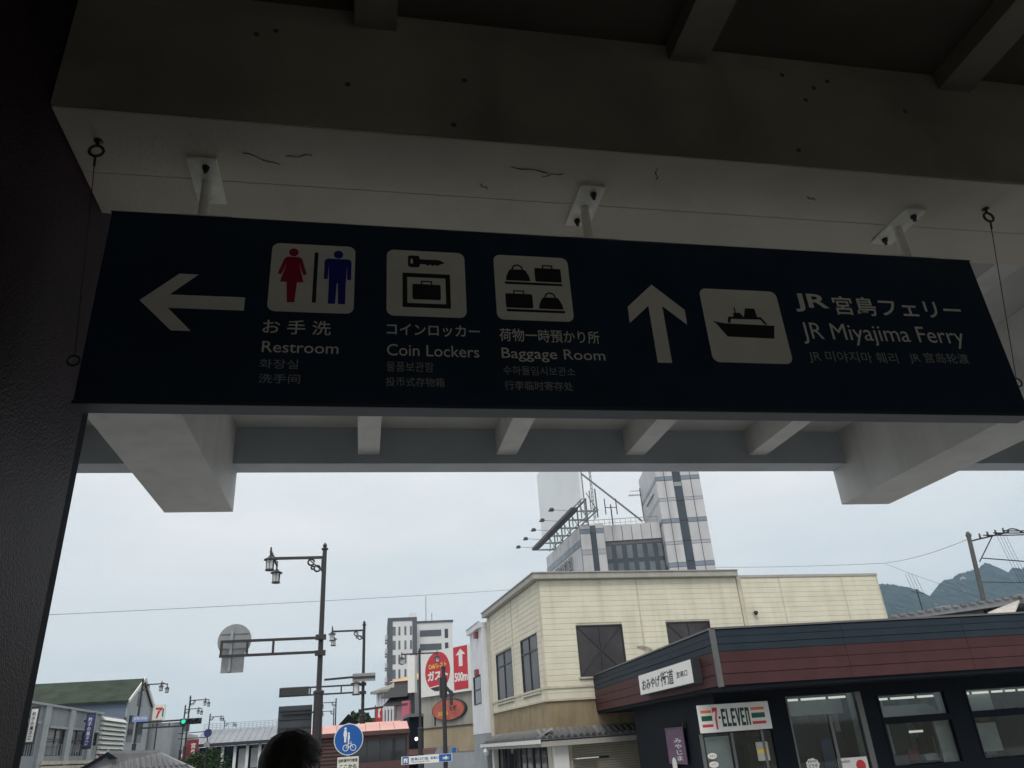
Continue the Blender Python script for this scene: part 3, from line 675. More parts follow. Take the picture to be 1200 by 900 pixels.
MB().box(-.05, XR, -.06, .3, T_ - .018, T_ + .03).obj('parapet_cap', m_strim, shp); MB().box(-.061, .3, .301, yl + .05, T_ - .018, T_ + .03).obj('parapet_cap', m_strim, shp)
MB().box(.251, XR - .1, .251, yl - .3, zb_ + .2, zb_ + .35).obj('roof', m_roof, shp)
MB().box(.02, XR, .02, yl - .02, zb_ - .10, zb_ - .021).obj('soffit', m_snavy, shp)
wx, wy = .42, 1.75
yle = S.S(744, 845, wx)[0]
zl = zb_ - .101
wins = []
a = S.F(919.5, 816, wy); b = S.F(1007.5, 812.5, wy); wins.append((a[0], b[0], a[1]))
a = S.F(1026.5, 815, wy); b = S.F(1111, 809, wy); wins.append((a[0], b[0], a[1]))
a = S.F(1129, 807.5, wy); wins.append((a[0], a[0] + 3.3, wins[1][2])); wins.append((a[0] + 3.75, XR - .4, wins[1][2]))
zd = S.F(860, 857, wy)[1]; ds = S.F(822, 860, wy)[0]; de = S.F(905, 856, wy)[0]
holes = [(w[0], w[1], .35, w[2]) for w in wins] + [(ds, de, .02, zd)]
b = MB(); wall_with_holes(b, wx, XR - .05, 0, zl, wy, wy + .14, holes); b.box(wx, wx + .2, wy + .141, yle, 0, zl); b.obj('wall', m_snavy, shp)
MB().box(wx + .2, XR - .1, yle - .2, yle, 0, zl).obj('rear_wall', m_room, shp); MB().box(XR - .25, XR - .06, wy + .15, yle - .21, 0, zl).obj('end_wall', m_room, shp)
MB().box(wx + .21, XR - .26, wy + .15, yle - .21, zl - .15, zl - .02).obj('interior_ceiling', m_room, shp)
MB().box(wx + .21, XR - .26, 7.2, 7.3, 0, zl - .16).obj('interior_partition', m_roomd, shp)
for i, (x0, x1, z1) in enumerate(wins):
    g = MB().box(x0 + .03, x1 - .03, wy + .06, wy + .07, .38, z1 - .02).obj('window_pane', m_glass, shp)
    fm_ = m_strim if i == 0 else m_snavy; f = MB().box(x0, x0 + .05, wy - .02, wy + .12, .35, z1).obj('window_frame', fm_, shp); f = MB().box(x1 - .16, x1, wy - .02, wy + .12, .35, z1).obj('window_frame', fm_, shp)
    if i: zz = S.F(1075, 838, wy)[1]; MB().box(x0 + .051, x1 - .161, wy - .015, wy + .13, zz - .18, zz + .0).obj('transom', m_snavy, shp)
    else: MB().box(x0 + 1.18, x0 + 1.26, wy + .02, wy + .05, .36, z1 - .55).obj('mullion', m_strim, shp); MB().box(x0 + .06, x1 - .17, wy + .8, wy + .85, z1 - .52, z1 - .1).obj('interior_bulkhead', m_interp, shp)
    MB().box(x1 - .14, x1 - .05, wy + .3, wy + .5, 0, z1 - .01).obj('interior_post', m_interp, shp)
a = S.F(1035, 842, wy + .9); b = S.F(1098, 823, wy + .9); P = [(a[0], a[1] - .1), (b[0], a[1] - .1)] + [(b[0] - .45 + .45 * math.cos(t), a[1] - .1 + .42 * math.sin(t)) for t in [math.pi / 2 * i / 8 for i in range(9)]] + [(a[0], a[1] + .32)]
MB().prism(P, (0, wy + .9, 0), UX, VZ, (0, 1, 0), .05).obj('curved_bulkhead', m_interp, shp)
for p0, p1, d in (((1136, 835), (1158, 808), .5), ((1142, 882), (1166, 846), .7), ((1045, 900), (1064, 884), 1.2), ((1108, 896), (1120, 840), .35), ((1180, 880), (1196, 850), 1.5), ((1058, 878), (1072, 862), 1.6)):
    a = S.F(*p0, wy + d); b = S.F(*p1, wy + d); MB().box(a[0], b[0], wy + d, wy + d + .06, a[1], b[1]).obj('hanging_panel', m_interp if d < 1 else m_room, shp)
a = S.F(1160, 880, wy + 1.8); MB().box(a[0], a[0] + 1.6, wy + 1.8, wy + 1.9, 0, a[1] + .5).obj('display_unit', m_brown0, shp)
# fluorescent tubes just inside, fittings
for k, (x0, x1) in enumerate([(w[0], w[1]) for w in wins]):
    z = wins[k][2] - .10
    n = max(1, int((x1 - x0) / 1.25)); w = (x1 - x0 - .25) / n
    for i in range(n):
        t = empty('strip_light', (0, 0, 0)); bpy.data.objects.remove(t)
        MB().tube((x0 + .08 + i * w, wy + .42, z), (x0 + .02 + (i + 1) * w, wy + .42, z), .03, n=8).obj('fluorescent_tube', m_led, shp)
        for k2 in (.28, .7): piece('tube_clip', m_dark, shp, x0 + i * w + w * k2, x0 + i * w + w * k2 + .07, wy + .36, wy + .38, z - .035, z + .045)
        piece('tube_socket', m_pillarw, shp, x0 + .02 + i * w, x0 + .08 + i * w, wy + .37, wy + .46, z - .03, z + .07)
random.seed(5)
mg = [mat('goods_' + n_, c, .6) for n_, c in (('white', (.5, .5, .48)), ('red', (.35, .06, .05)), ('brown', (.12, .08, .05)), ('yellow', (.5, .4, .1)), ('blue', (.05, .1, .2)), ('grey', (.2, .2, .2)))]
for i in range(46):
    x = random.uniform(wins[0][0] + .2, wins[3][0]); y = random.uniform(2.6, 6.5); w = random.uniform(.15, .5); h = random.uniform(.3, 1.0)
    z0 = random.choice((.4, .9, 1.3)); m_ = random.choice(mg)
    o = MB().box(-w / 2, w / 2, -.15, .15, 0, h).obj('goods_carton', m_, shp); o.location = (x, y, z0); o.rotation_euler = (0, 0, random.uniform(0, 1.5))
for x in (3.2, 5.4, 7.6, 9.8): MB().box(x, x + 1.4, 3.0, 3.5, 0, 1.55).obj('shelf_unit', m_roomd, shp)
x0 = S.F(1048, 885, wy + 1)[0]; MB().box(x0, x0 + .05, wy + 1.0, wy + 1.6, .6, 2.1).obj('interior_post', m_interp, shp)
a = S.F(1092, 890, wy + .6); MB().hexa([(a[0] - .15, wy + .6, .4), (a[0] + .3, wy + .6, .4), (a[0] + .3, wy + .9, .4), (a[0] - .15, wy + .9, .4)], [(a[0] - .2, wy + .6, a[1] + .12), (a[0] + .18, wy + .6, a[1] + .16), (a[0] + .18, wy + .9, a[1] + .16), (a[0] - .2, wy + .9, a[1] + .12)]).obj('display_stand', m_interp, shp)
for (px, py, L_) in ((1075, 857, .9), (1165, 849, 1.0)):
    a = S.F(px, py, 4.5); MB().box(a[0] - .4, a[0] + .6, 4.45, 4.55, a[1] - .03, a[1] + .03).obj('fluorescent_tube', m_led, shp)
# convenience store entrance
MB().box(ds + .02, de - .02, wy + .06, wy + .07, .03, zd - .03).obj('door_pane', m_glass, shp)
for px in (822, 858, 894): x = S.F(px, 870, wy)[0]; MB().box(x, x + .07, wy + .02, wy + .10, .02, zd - .02).obj('door_frame', m_strim, shp)
a = S.F(829, 870, wy); MB().box(ds + .12, ds + .8, wy + .12, wy + .14, .4, zd - .1).obj('door_poster', m_interp, shp)
MB().box(ds + .3, ds + .75, wy + .10, wy + .115, 1.35, zd - .16).obj('door_poster', m_roomd, shp)
a = S.F(894, 877, wy); p_ = MB().box(a[0] - .17, a[0] + .17, wy + .03, wy + .05, a[1] - .3, a[1] + .16).obj('notice', m_interp, shp); MB().box(a[0] - .15, a[0] + .15, wy + .026, wy + .029, a[1] - .12, a[1] - .02).obj('yellow_strip', m_signyel, p_)
for px, py, c_ in ((835, 886, m_black), (837, 896, m_7r)):
    a = S.F(px, py, wy); s_ = MB().prism(disc(0, 0, .13, 20, .075), (a[0], wy + .02, a[1]), UX, VZ, NM, .006).obj('door_sticker', m_signw, shp)
    text('lettering', 'セブン', c_, s_, (a[0] - .08, wy + .013, a[1] - .03), UX, VZ, .16, .06, .002, .02)
# window stickers
a = S.F(953, 893, wy); st_ = MB().prism([(.19 * (1 + .06 * math.cos(9 * t)) * math.cos(t), .15 * (1 + .06 * math.cos(9 * t)) * math.sin(t)) for t in [2 * math.pi * i / 54 for i in range(54)]], (a[0], wy + .05, a[1] - .06), UX, VZ, NM, .004).obj('window_sticker', m_signw, shp)
text('lettering', 'おみやげ', m_black, st_, (a[0] - .13, wy + .045, a[1] - .02), UX, VZ, .26, .07, .002, .02); text('lettering', 'どうぞ', m_black, st_, (a[0] - .13, wy + .045, a[1] - .14), UX, VZ, .26, .09, .002, .02)
a = S.F(982, 889, wy); b = S.F(1017, 889, wy); st_ = MB().box(a[0], b[0], wy + .045, wy + .05, a[1] - .5, a[1]).obj('window_poster', m_signw, shp)
text('lettering', 'London', m_black, st_, (a[0] + .05, wy + .044, a[1] - .12), UX, VZ, .3, .08, .002, .005)
MB().prism(disc(0, 0, .14, 24), (b[0] - .22, wy + .044, a[1] - .21), UX, VZ, NM, .003).obj('red_disc', m_7r, st_)
# 7-ELEVEN fascia sign
p0 = S.F(821.8, 857, wy - .1); p1 = S.F(897, 818, wy - .1)
ss = empty('store_sign', S.o, S.a, 'white sign box with green, orange and red stripes over the convenience store door', 'sign')
sx0, sx1, sz0, sz1 = p0[0], S.F(903, 840, wy - .1)[0], S.F(865, 856.5, wy - .1)[1], S.F(865, 823.5, wy - .1)[1]
MB().box(sx0, sx1, wy - .1, wy - .003, sz0, sz1).obj('sign_box', m_signw, ss, bevel=.01)
SW, SH = sx1 - sx0, sz1 - sz0; yy = wy - .1
def sq(x0, x1, z0, z1, m): MB().prism([(x0, z0), (x1, z0), (x1, z1), (x0, z1)], (sx0, yy, sz0), UX, VZ, NM, .004).obj('stripe', m, ss)
for (a, b) in ((.03, .18), (.735, .925)):
    sq(SW * a, SW * b, SH * .70, SH * .80, m_7o); sq(SW * a, SW * b, SH * .42, SH * .60, m_7g); sq(SW * a, SW * b, SH * .20, SH * .30, m_7r)
MB().prism([(SW * a, SH * b_) for a, b_ in ((.192, .88), (.262, .88), (.262, .78), (.243, .50), (.243, .10), (.218, .10), (.218, .48), (.238, .74), (.208, .74), (.208, .70), (.192, .70))], (sx0, yy, sz0), UX, VZ, NM, .004).obj('figure_seven', m_7r, ss)
m_7d = mat('dark_green_sign_print', (.0, .035, .028), .5, var=.02)
def gl_(polys, nm='letter'):
    for P in polys: MB().prism([(SW * (a), SH * (b_)) for a, b_ in P], (sx0, yy, sz0), UX, VZ, NM, .004).obj(nm, m_7d, ss)
def rc(x0, x1, z0, z1): return [(x0, z0), (x1, z0), (x1, z1), (x0, z1)]
gl_([rc(.272, .296, .47, .56)], 'dash')
LZ0, LZ1 = .18, .82; lw_ = .058; pit = .0675
for k_, ch in enumerate('ELEVEn'):
    x = .313 + k_ * pit; sw_ = .022; mid = (LZ0 + LZ1) / 2
    if ch in 'EL':
        P = [(x, LZ0), (x + lw_, LZ0), (x + lw_, LZ0 + .12), (x + sw_, LZ0 + .12)]
        P += [(x + sw_, LZ1), (x, LZ1)] if ch == 'L' else [(x + sw_, mid - .055), (x + lw_ * .88, mid - .055), (x + lw_ * .88, mid + .055), (x + sw_, mid + .055), (x + sw_, LZ1 - .12), (x + lw_, LZ1 - .12), (x + lw_, LZ1), (x, LZ1)]
    elif ch == 'V': P = [(x + .020, LZ0), (x + .040, LZ0), (x + .062, LZ1), (x + .040, LZ1), (x + .030, LZ0 + .22), (x + .020, LZ1), (x - .003, LZ1)]
    else: P = [(x, LZ0), (x + .021, LZ0), (x + .021, LZ1 - .13), (x + .037, LZ1 - .13), (x + .037, LZ0), (x + .058, LZ0), (x + .058, LZ1 - .06), (x + .050, LZ1), (x, LZ1)]
    gl_([P])
# souvenir street sign box on the left fascia
c0 = S.S(750.5, 820, -.30); q0 = S.S(747, 789, -.30); c1 = S.S(812, 805, -.30)
bz0, bz1 = S.S(782, 808, -.3)[1], S.S(782, 780.5, -.3)[1]; by0, by1 = S.S(812, 790, -.3)[0], S.S(749, 800, -.3)[0]
sn = empty('souvenir_sign', S.o, S.a, 'white lightbox sign with black brush characters on the burgundy fascia', 'sign')
MB().box(-.296, -.045, by0, by1, bz0, bz1).obj('sign_box', m_dark, sn)
MB().box(-.305, -.297, by0 + .04, by1 - .02, bz0 + .02, bz1 - .02).obj('sign_face', m_signw, sn)
LU, LV = (0, -1, 0), (0, 0, 1); SL = by1 - by0; SHt = bz1 - bz0
text('lettering', 'おみやげ', m_black, sn, (-.306, by1 - SL * .06, bz0 + SHt * .20), LU, LV, SL * .38, SHt * .52, .003, .022, shear=.2)
text('lettering', '街道', m_black, sn, (-.306, by1 - SL * .45, bz0 + SHt * .17), LU, LV, SL * .24, SHt * .66, .003, .012, shear=.1)
text('lettering', '宮島口', m_black, sn, (-.306, by1 - SL * .745, bz0 + SHt * .36), LU, LV, SL * .18, SHt * .26, .003, .012, shear=.15)
# purple noren-style banner
a = S.S(779, 854, wx - .12); b = S.S(800, 856, wx - .12)
bn = empty('shop_banner', S.o, S.a, 'faded purple vertical banner with white writing on the dark shop side wall', 'banner')
MB().box(wx - .12, wx - .10, b[0], a[0], .7, a[1] - .02).obj('cloth', m_purple, bn); MB().tube((wx - .11, b[0] - .05, a[1]), (wx - .11, a[0] + .05, a[1]), .02).obj('rod', m_dark, bn)
MB().box(wx - .10, wx - .001, b[0] - .03, b[0] + .01, a[1] - .02, a[1] + .15).obj('bracket', m_dark, bn)
w_ = a[0] - b[0]
text('lettering', 'みやじま', m_signw, bn, (wx - .121, b[0] + w_ * .55, .8), LU, LV, w_ * .40, a[1] - 1.1, .003, .01, vertical=True)
MB().prism(disc(0, 0, w_ * .13, 20, .22), (wx - .121, b[0] + w_ * .7, a[1] - 1.05), LU, LV, (-1, 0, 0), .003).obj('emblem', m_signw, bn)

# ================================================================== GREY PANEL TOWER BLOCK
TW = Fr(775.8, 610, 72, -10.5)
tb = empty('tower_block', TW.o, TW.a, 'tall grey panelled office block with dark glass strip and blue bands behind the cream building', 'building')
txr = TW.F(829, 608)[0]; HTW = TW.F(768, 530)[1]; dT = TW.S(752, 590)[0]
def zrow(py): return TW.F(776 + (py - 610) * .14, py)[1]
rows = [(0, zrow(662.5)), (zrow(662.5), zrow(639)), (zrow(639), zrow(634)), (zrow(634), zrow(611)), (zrow(611), zrow(588)), (zrow(588), zrow(584)), (zrow(584), zrow(561.5)), (zrow(561.5), HTW)]
rows[0] = (zrow(662.5) - 9, zrow(662.5))
MB().box(.05, txr - .05, .05, dT - .05, 0, HTW - .1).obj('core_wall', m_joint, tb)
bh = .21
xs1, xs2 = TW.F(788.5, 561)[0], TW.F(797.5, 561)[0]
cols = [(0, xs1 * .5), (xs1 * .5, xs1), (xs2, (xs2 + txr) / 2), ((xs2 + txr) / 2, txr)]
bands = [zrow(662.5), zrow(611), zrow(561.5)]; faint = [zrow(637), zrow(586)]
bw = 1.0 * (zrow(608) - zrow(613)) * .5
fwd_ = (zrow(584.5) - zrow(588)) * .5
zz = sorted([(b_ - bw, b_ + bw, 'b') for b_ in bands] + [(f_ - fwd_, f_ + fwd_, 'f') for f_ in faint])
segs = []; cur = zz[0][0] - 10
for lo, hi, t in zz:
    segs.append((cur, lo, 'p')); segs.append((lo, hi, t)); cur = hi
segs.append((cur, HTW, 'p'))
for lo, hi, t in segs:
    m_ = {'p': m_tpanel, 'b': m_tblue, 'f': m_tfaint}[t]; nm = {'p': 'facade_panel', 'b': 'blue_band_panel', 'f': 'blue_band_panel'}[t]
    for x0, x1 in cols: piece(nm, m_, tb, x0 + .04, x1 - .04, 0 if t != 'b' else -.03, .049, lo + .02, hi - .02)
    nn = 4
    for i in range(nn):
        y0, y1 = .05 + i * (dT - .1) / nn, .05 + (i + 1) * (dT - .1) / nn
        if t != 'b' or lo < 18 + 10: piece(nm, m_, tb, 0 if t != 'b' else -.03, .049, y0 + .02, y1 - .02, lo + .02, hi - .02)
g = MB().box(xs1 + .02, xs2 - .02, .0, .049, segs[0][0], HTW - 1).obj('glass_strip', m_tdark, tb)
z = segs[0][0]
while z < HTW - 2: piece('glazing_bar', m_dark, tb, xs1 + .02, xs2 - .02, -.03, -.001, z, z + .12); z += 2.1
MB().box(xs1 + .02, xs2 - .02, -.02, -.001, zrow(571), zrow(566)).obj('louvre_panel', m_greyw, tb)
# aerial on the tower's left side
a = TW.S(751, 582)
q = MB(); q.tube((-.1, dT - .5, a[1] - 3), (-.1, dT - .5, a[1] + .9), .05); 
for i in range(5): q.tube((-1.4 + i * .32, dT - .9, a[1] + .2 - .1), (-1.4 + i * .32, dT - .1, a[1] + .2 - .1), .03)
q.tube((-1.5, dT - .5, a[1] + .1), (-.05, dT - .5, a[1] + .1), .035); q.tube((-1.2, dT - .5, a[1] + .6), (-.05, dT - .5, a[1] + .6), .03); q.obj('aerial', m_dark, tb)
for py_ in (600,): piece('ledge', m_tpanel, tb, -.12, -.001, 2, dT - 3, TW.S(756, 598)[1], TW.S(756, 598)[1] + .15)
# lower block: recess with dark windows
TM = lambda px, py, y=0: TW.F(px, py, y)
rx0, rx1 = TM(708.3, 640, 1.2)[0], -.05
zt_ = TM(738, 614, 1.2)[1]; zm_ = TM(738, 633, 1.2)[1]; zmid = TM(738, 657, 1.2)[1]
MB().box(rx0, rx1, 1.25, 9, 0, zt_ - .1).obj('core_wall', m_joint, tb)
for i in range(6):
    w = (rx1 - rx0) / 6; piece('facade_panel', m_tpanel, tb, rx0 + i * w + .03, rx0 + (i + 1) * w - .03, 1.15, 1.249, zm_ + .03, zt_)
MB().box(rx0, rx1, 1.18, 1.249, zmid - 8, zm_ - .35).obj('dark_glazing', m_tdark, tb)
for i in range(6):
    w = (rx1 - rx0) / 5.6; x = rx0 + i * w
    if x + .3 < rx1: piece('window_pane', m_wglass2, tb, x + .1, min(rx1 - .05, x + w * .62), 1.14, 1.179, zmid + .25, zm_ - .5); piece('window_pane', m_wglass2, tb, x + .1, min(rx1 - .05, x + w * .62), 1.14, 1.179, zmid - 3, zmid - .2)
# short front bay left of the recess
lx0, lx1 = TM(681.3, 640)[0], TM(706, 640)[0]; zc = TM(694, 614.3)[1]; zb1, zb2 = TM(694, 619.5)[1], TM(694, 625)[1]
zf1, zf2 = TM(694, 644)[1], TM(694, 650)[1]
MB().box(lx0 + .05, rx0 - .01, .05, 8, 0, zc - .1).obj('core_wall', m_joint, tb)
sA, sB = TM(693.5, 640)[0], TM(700, 640)[0]
for x0, x1 in ((lx0, sA), (sB, rx0 - .02)):
    for lo, hi, m_, n_ in ((zb1, zc, m_tpanel, 'facade_panel'), (zb2, zb1, m_tblue, 'blue_band_panel'), (zf1, zb2, m_tpanel, 'facade_panel'), (zf2, zf1, m_tfaint, 'blue_band_panel'), (zf2 - 7, zf2, m_tpanel, 'facade_panel')):
        piece(n_, m_, tb, x0 + .02, x1 - .02, 0, .049, lo + .02, hi - .02)
MB().box(sA + .01, sB - .01, .01, .049, zf2 - 7, zc - .8).obj('glass_strip', m_tdark, tb)
# oblique left wing, receding, with band and weathered lettering
LW = Fr(681.3, 615, TW.o.y + lx0 * math.sin(TW.a), 1.9)
lw = empty('wing', (0, 0, 0)); bpy.data.objects.remove(lw)
off = Matrix.Rotation(-TW.a, 4, 'Z')
def in_tb(o):
    """parts made in the wing's own frame, expressed in the tower's"""
    o.rotation_euler = (0, 0, LW.a - TW.a); d = off @ (LW.o - TW.o); o.location = d; return o
yE = LW.S(640, 652.5)[0]; zW = LW.h
wz = [(zW - 1.3, zW, m_tpanel), (zW - 2.0, zW - 1.3, m_tblue), (zW - 10, zW - 2.0, m_tpanel)]
in_tb(MB().box(.05, .5, .05, yE, 0, zW - .1).obj('core_wall', m_joint, tb))
n = 9
for i in range(n):
    for lo, hi, m_ in wz:
        in_tb(MB().box(0 if m_ != m_tblue else -.03, .049, .03 + i * yE / n, -.03 + (i + 1) * yE / n, lo + .02, hi - .02).obj('facade_panel', m_, tb))
for y_, w in ((yE * .55, .35), (yE * .72, .5), (yE * .86, .4)):
    in_tb(MB().box(-.02, -.001, y_, y_ + w, zW - 10, zW - 4.4).obj('glass_strip', m_tdark, tb))
q = MB()
for i in range(5):
    y_ = yE * (.30 + .12 * i)
    q.bar((-.1, y_, zW - 2.3), (-.1, y_, zW - 4.1), .15, .15); q.bar((-.1, y_, zW - 2.6), (-.1, y_ + 1.3, zW - 2.6), .15, .15); q.bar((-.1, y_, zW - 3.5), (-.1, y_ + 1.2, zW - 3.5), .15, .15); q.bar((-.1, y_ + .7, zW - 2.3), (-.1, y_ + .9, zW - 4.2), .15, .15)
tag(in_tb(q.obj('raised_sign_frame', m_greyw, tb)), kind='stuff')
# roof rail
q = MB()
for i in range(15):
    x = lx0 + .6 + i * (rx1 - lx0 - .7) / 14; q.tube((x, 1.6, zt_ - .2), (x, 1.6, zt_ + .75), .025, n=4)
q.bar((lx0 + .5, 1.6, zt_ + .75), (rx1, 1.6, zt_ + .75), .06, .05); q.bar((lx0 + .5, 1.6, zt_ + .35), (rx1, 1.6, zt_ + .35), .04, .03); q.obj('roof_rail', m_signback, tb)
an = atY(718, 612, 73.5)
ant = empty('roof_antenna', (an.x, 73.5, 0), 0, 'small three pronged antenna mast on the roof between billboard and tower', 'antenna')
at_ = atY(718, 593, 73.5).z
MB().tube((0, 0, zt_ - .15), (0, 0, at_), .07).obj('mast', m_dark, ant)
for s in (-1, 0, 1): MB().tube((s * .62, 0, at_ - .9 + .5 * (s == 0)), (s * .62, 0, at_ + .8 - .6 * (s == 0)), .055).obj('prong', m_dark, ant)
MB().tube((-.62, 0, at_ - .15), (.62, 0, at_ - .15), .04).obj('crossbar', m_dark, ant)

# ================================================================== ROOFTOP BILLBOARD over the wing
bb = empty('rooftop_billboard', LW.o, LW.a, 'blank pale rooftop billboard on a steel truss with outreaching lamps above the grey block', 'billboard')
xp = -.6
pb0 = LW.S(680.6, 581, xp); pb1 = LW.S(634.7, 627.5, xp); ptl = LW.S(628, 558.5, xp)
b0y, b1y = pb0[0], pb1[0]; zbot = pb0[1] - .3; ztop = LW.S(628, 558.5, xp)[1]
b = MB().box(xp, xp + .25, b0y, b1y, zbot, ztop); b.obj('board', m_bboard, bb)
MB().box(xp + .26, xp + .36, b0y - .02, b0y + .1, zW - .5, ztop).obj('end_post', m_steel, bb)
q = LW.S(673.7, 596, -2.2); q2 = LW.S(627, 639.5, -2.2)
cz = q[1]
MB().hexa([(-2.6, q[0], cz - .18), (-1.9, q[0], cz - .18), (-1.9, q2[0], cz - .18), (-2.6, q2[0], cz - .18)], [(-2.6, q[0], cz + .12), (-1.9, q[0], cz + .12), (-1.9, q2[0], cz + .12), (-2.6, q2[0], cz + .12)]).obj('catwalk', m_dark, bb)
n = 6
for i in range(n):
    y_ = q[0] + .3 + (q2[0] - q[0] - .6) * i / (n - 1)
    f = MB(); f.bar((.15, y_, zW - .6), (.15, y_, zbot + .3), .12, .12); f.bar((.1, y_, cz - .2), (-1.9, y_, cz - .2), .10, .10); f.bar((-.45, y_, cz), (-.45, y_, zbot + .1), .1, .1)
    f.bar((.1, y_, zW + .1), (-1.7, y_, cz - .15), .09, .09); f.bar((.12, y_, zW + .4), (.12, y_ + (q2[0] - q[0]) / n, cz + .3), .07, .07); f.bar((.12, y_, cz), (-.45, y_ + 1, zbot + .2), .07, .07)
    f.obj('truss_frame', m_steel, bb)
MB().bar((.15, q[0], cz - .1), (.15, q2[0], cz - .1), .1, .1).obj('truss_chord', m_steel, bb); MB().bar((-.1, b0y, zbot - .05), (-.1, b1y, zbot - .05), .14, .14).obj('truss_chord', m_steel, bb)
for i in range(5):
    y_ = q[0] + .8 + (q2[0] - q[0] - 1.4) * i / 4
    ln = MB().bar((-2.5, y_, cz + .0), (-4.2, y_, cz + .12), .04, .04).obj('lamp_arm', m_steel, bb)
    MB().hexa([(-4.6, y_ - .3, cz + .02), (-4.1, y_ - .3, cz + .02), (-4.1, y_ + .3, cz + .02), (-4.6, y_ + .3, cz + .02)], [(-4.5, y_ - .22, cz + .26), (-4.2, y_ - .22, cz + .26), (-4.2, y_ + .22, cz + .26), (-4.5, y_ + .22, cz + .26)]).obj('floodlight', m_dark, ln)
lad = MB()
for dy in (0, .45): lad.bar((.5, b0y - .6 + dy, zW - .3), (.5, b0y - .6 + dy, ztop + 1), .06, .06)
for i in range(16): lad.bar((.5, b0y - .6, zW + i * .42), (.5, b0y - .15, zW + i * .42), .04, .04)
lad.obj('ladder', m_steel, bb)
pz = atY(678.5, 553, TW.o.y + 6); pe = atY(753, 611, TW.o.y + 5)
Mi = Matrix.Rotation(-LW.a, 4, 'Z')
MB().bar(Mi @ (Vector((pz.x, pz.y, pz.z)) - LW.o), Mi @ (Vector((pe.x, pe.y, pe.z)) - LW.o), .16, .16).obj('brace_pole', m_steel, bb)

# ================================================================== APARTMENT TOWER
A = Fr(455, 726, 172, -1.0)
ap = empty('apartment_tower', A.o, A.a, 'distant white apartment tower with charcoal edges and rows of slit windows', 'building')
ax1 = A.F(488, 724)[0]; HA = A.h; ad = 14
fl = (A.F(470, 740)[1] - A.F(470, 756.5)[1])
MB().box(0, ax1, 0, ad, 0, HA).obj('wall', m_aptw, ap)
MB().box(-.1, .95, -.12, -.001, 0, HA + .3).obj('charcoal_pier', m_aptd, ap); MB().box(ax1 - .9, ax1 + .1, -.12, -.001, 0, HA + .3).obj('charcoal_pier', m_aptd, ap)
MB().box(.951, ax1 - .901, -.12, -.001, HA - .4, HA + .3).obj('charcoal_cap', m_aptd, ap)
MB().box(-.12, -.001, 0, ad, 0, HA + .3).obj('side_facing', m_aptd, ap)
xw = [A.F(p, 737)[0] for p in (461, 468, 475, 481.5)]
for k in range(9):
    zc_ = HA - 1.6 - k * fl
    for i, x in enumerate(xw):
        w = 1.0 if i == 0 else .42
        piece('window', m_tdark if k > 3 else m_wglass2, ap, x - w / 2, x + w / 2, -.06, -.002, zc_ - fl * .62, zc_)
    for y in (3, 8): piece('side_balcony', m_aptw, ap, -.6, -.121, y, y + 3, zc_ - fl * .75, zc_ - fl * .4)
a2 = A.F(530, 728.5, 3); 
MB().box(ax1 + .101, a2[0], 3, 16, 0, a2[1]).obj('rear_wing', m_aptw, ap)
MB().box(ax1 + .101, a2[0] + .2, 2.8, 16, a2[1] + .01, a2[1] + .4).obj('roof_slab', m_aptd, ap)
for k in range(6):
    zc_ = a2[1] - 1.6 - k * fl
    piece('corridor_opening', m_aptd, ap, A.F(492, 740, 3)[0], A.F(517, 740, 3)[0], 2.9, 2.999, zc_ - 1.3, zc_)
    piece('window', m_tdark, ap, A.F(521, 740, 3)[0], A.F(525, 740, 3)[0], 2.92, 2.999, zc_ - 1.8, zc_ + .1)
MB().box(ax1 - 1.5, ax1 + .1, 2, 6, HA + .31, HA + 1.5).obj('stair_house', m_aptw, ap)
MB().tube((A.F(499, 720, 6)[0], 6, a2[1]), (A.F(499, 700, 6)[0], 6, A.F(499, 699, 6)[1]), .09).obj('mast', m_greyw, ap)
MB().tube((A.F(506, 720, 6)[0], 6, a2[1]), (A.F(506, 720, 6)[0], 6, A.F(506, 718, 6)[1]), .09).obj('mast', m_greyw, ap)

# ================================================================== RESTAURANT BUILDING WITH BIG SIGN BOARD
G = Fr(553, 810, 58, -58)
gb = empty('restaurant_building', G.o, G.a, 'streaked concrete building under the round red family restaurant sign', 'building')
gx0 = G.F(494, 821)[0]; gz = G.h
zband = G.F(553, 848)[1]
MB().box(gx0 - .3, .6, .05, 9, zband + .001, gz + .1).obj('upper_wall', m_conc, gb)
MB().box(gx0 - .3, .6, .02, 9, 1.35, zband - .07).obj('lower_wall', m_conc2, gb); MB().box(gx0 - .35, .65, -.05, 9, zband - .069, zband).obj('string_course', m_dark, gb)
MB().box(gx0 - .3, .6, .06, 9, 0, 1.349).obj('ground_floor', m_greyw, gb)
for i in range(1, 5): piece('wall_joint', m_joint, gb, gx0 + i * (-gx0) / 5, gx0 + i * (-gx0) / 5 + .04, .043, .049, zband + .01, gz)
piece('downpipe', m_dark, gb, .35, .5, -.05, .019, .1, gz + .3)
MB().box(gx0 + 1.6, gx0 + 1.72, -.02, .019, 3.2, 4.0).obj('vent_slot', m_dark, gb)

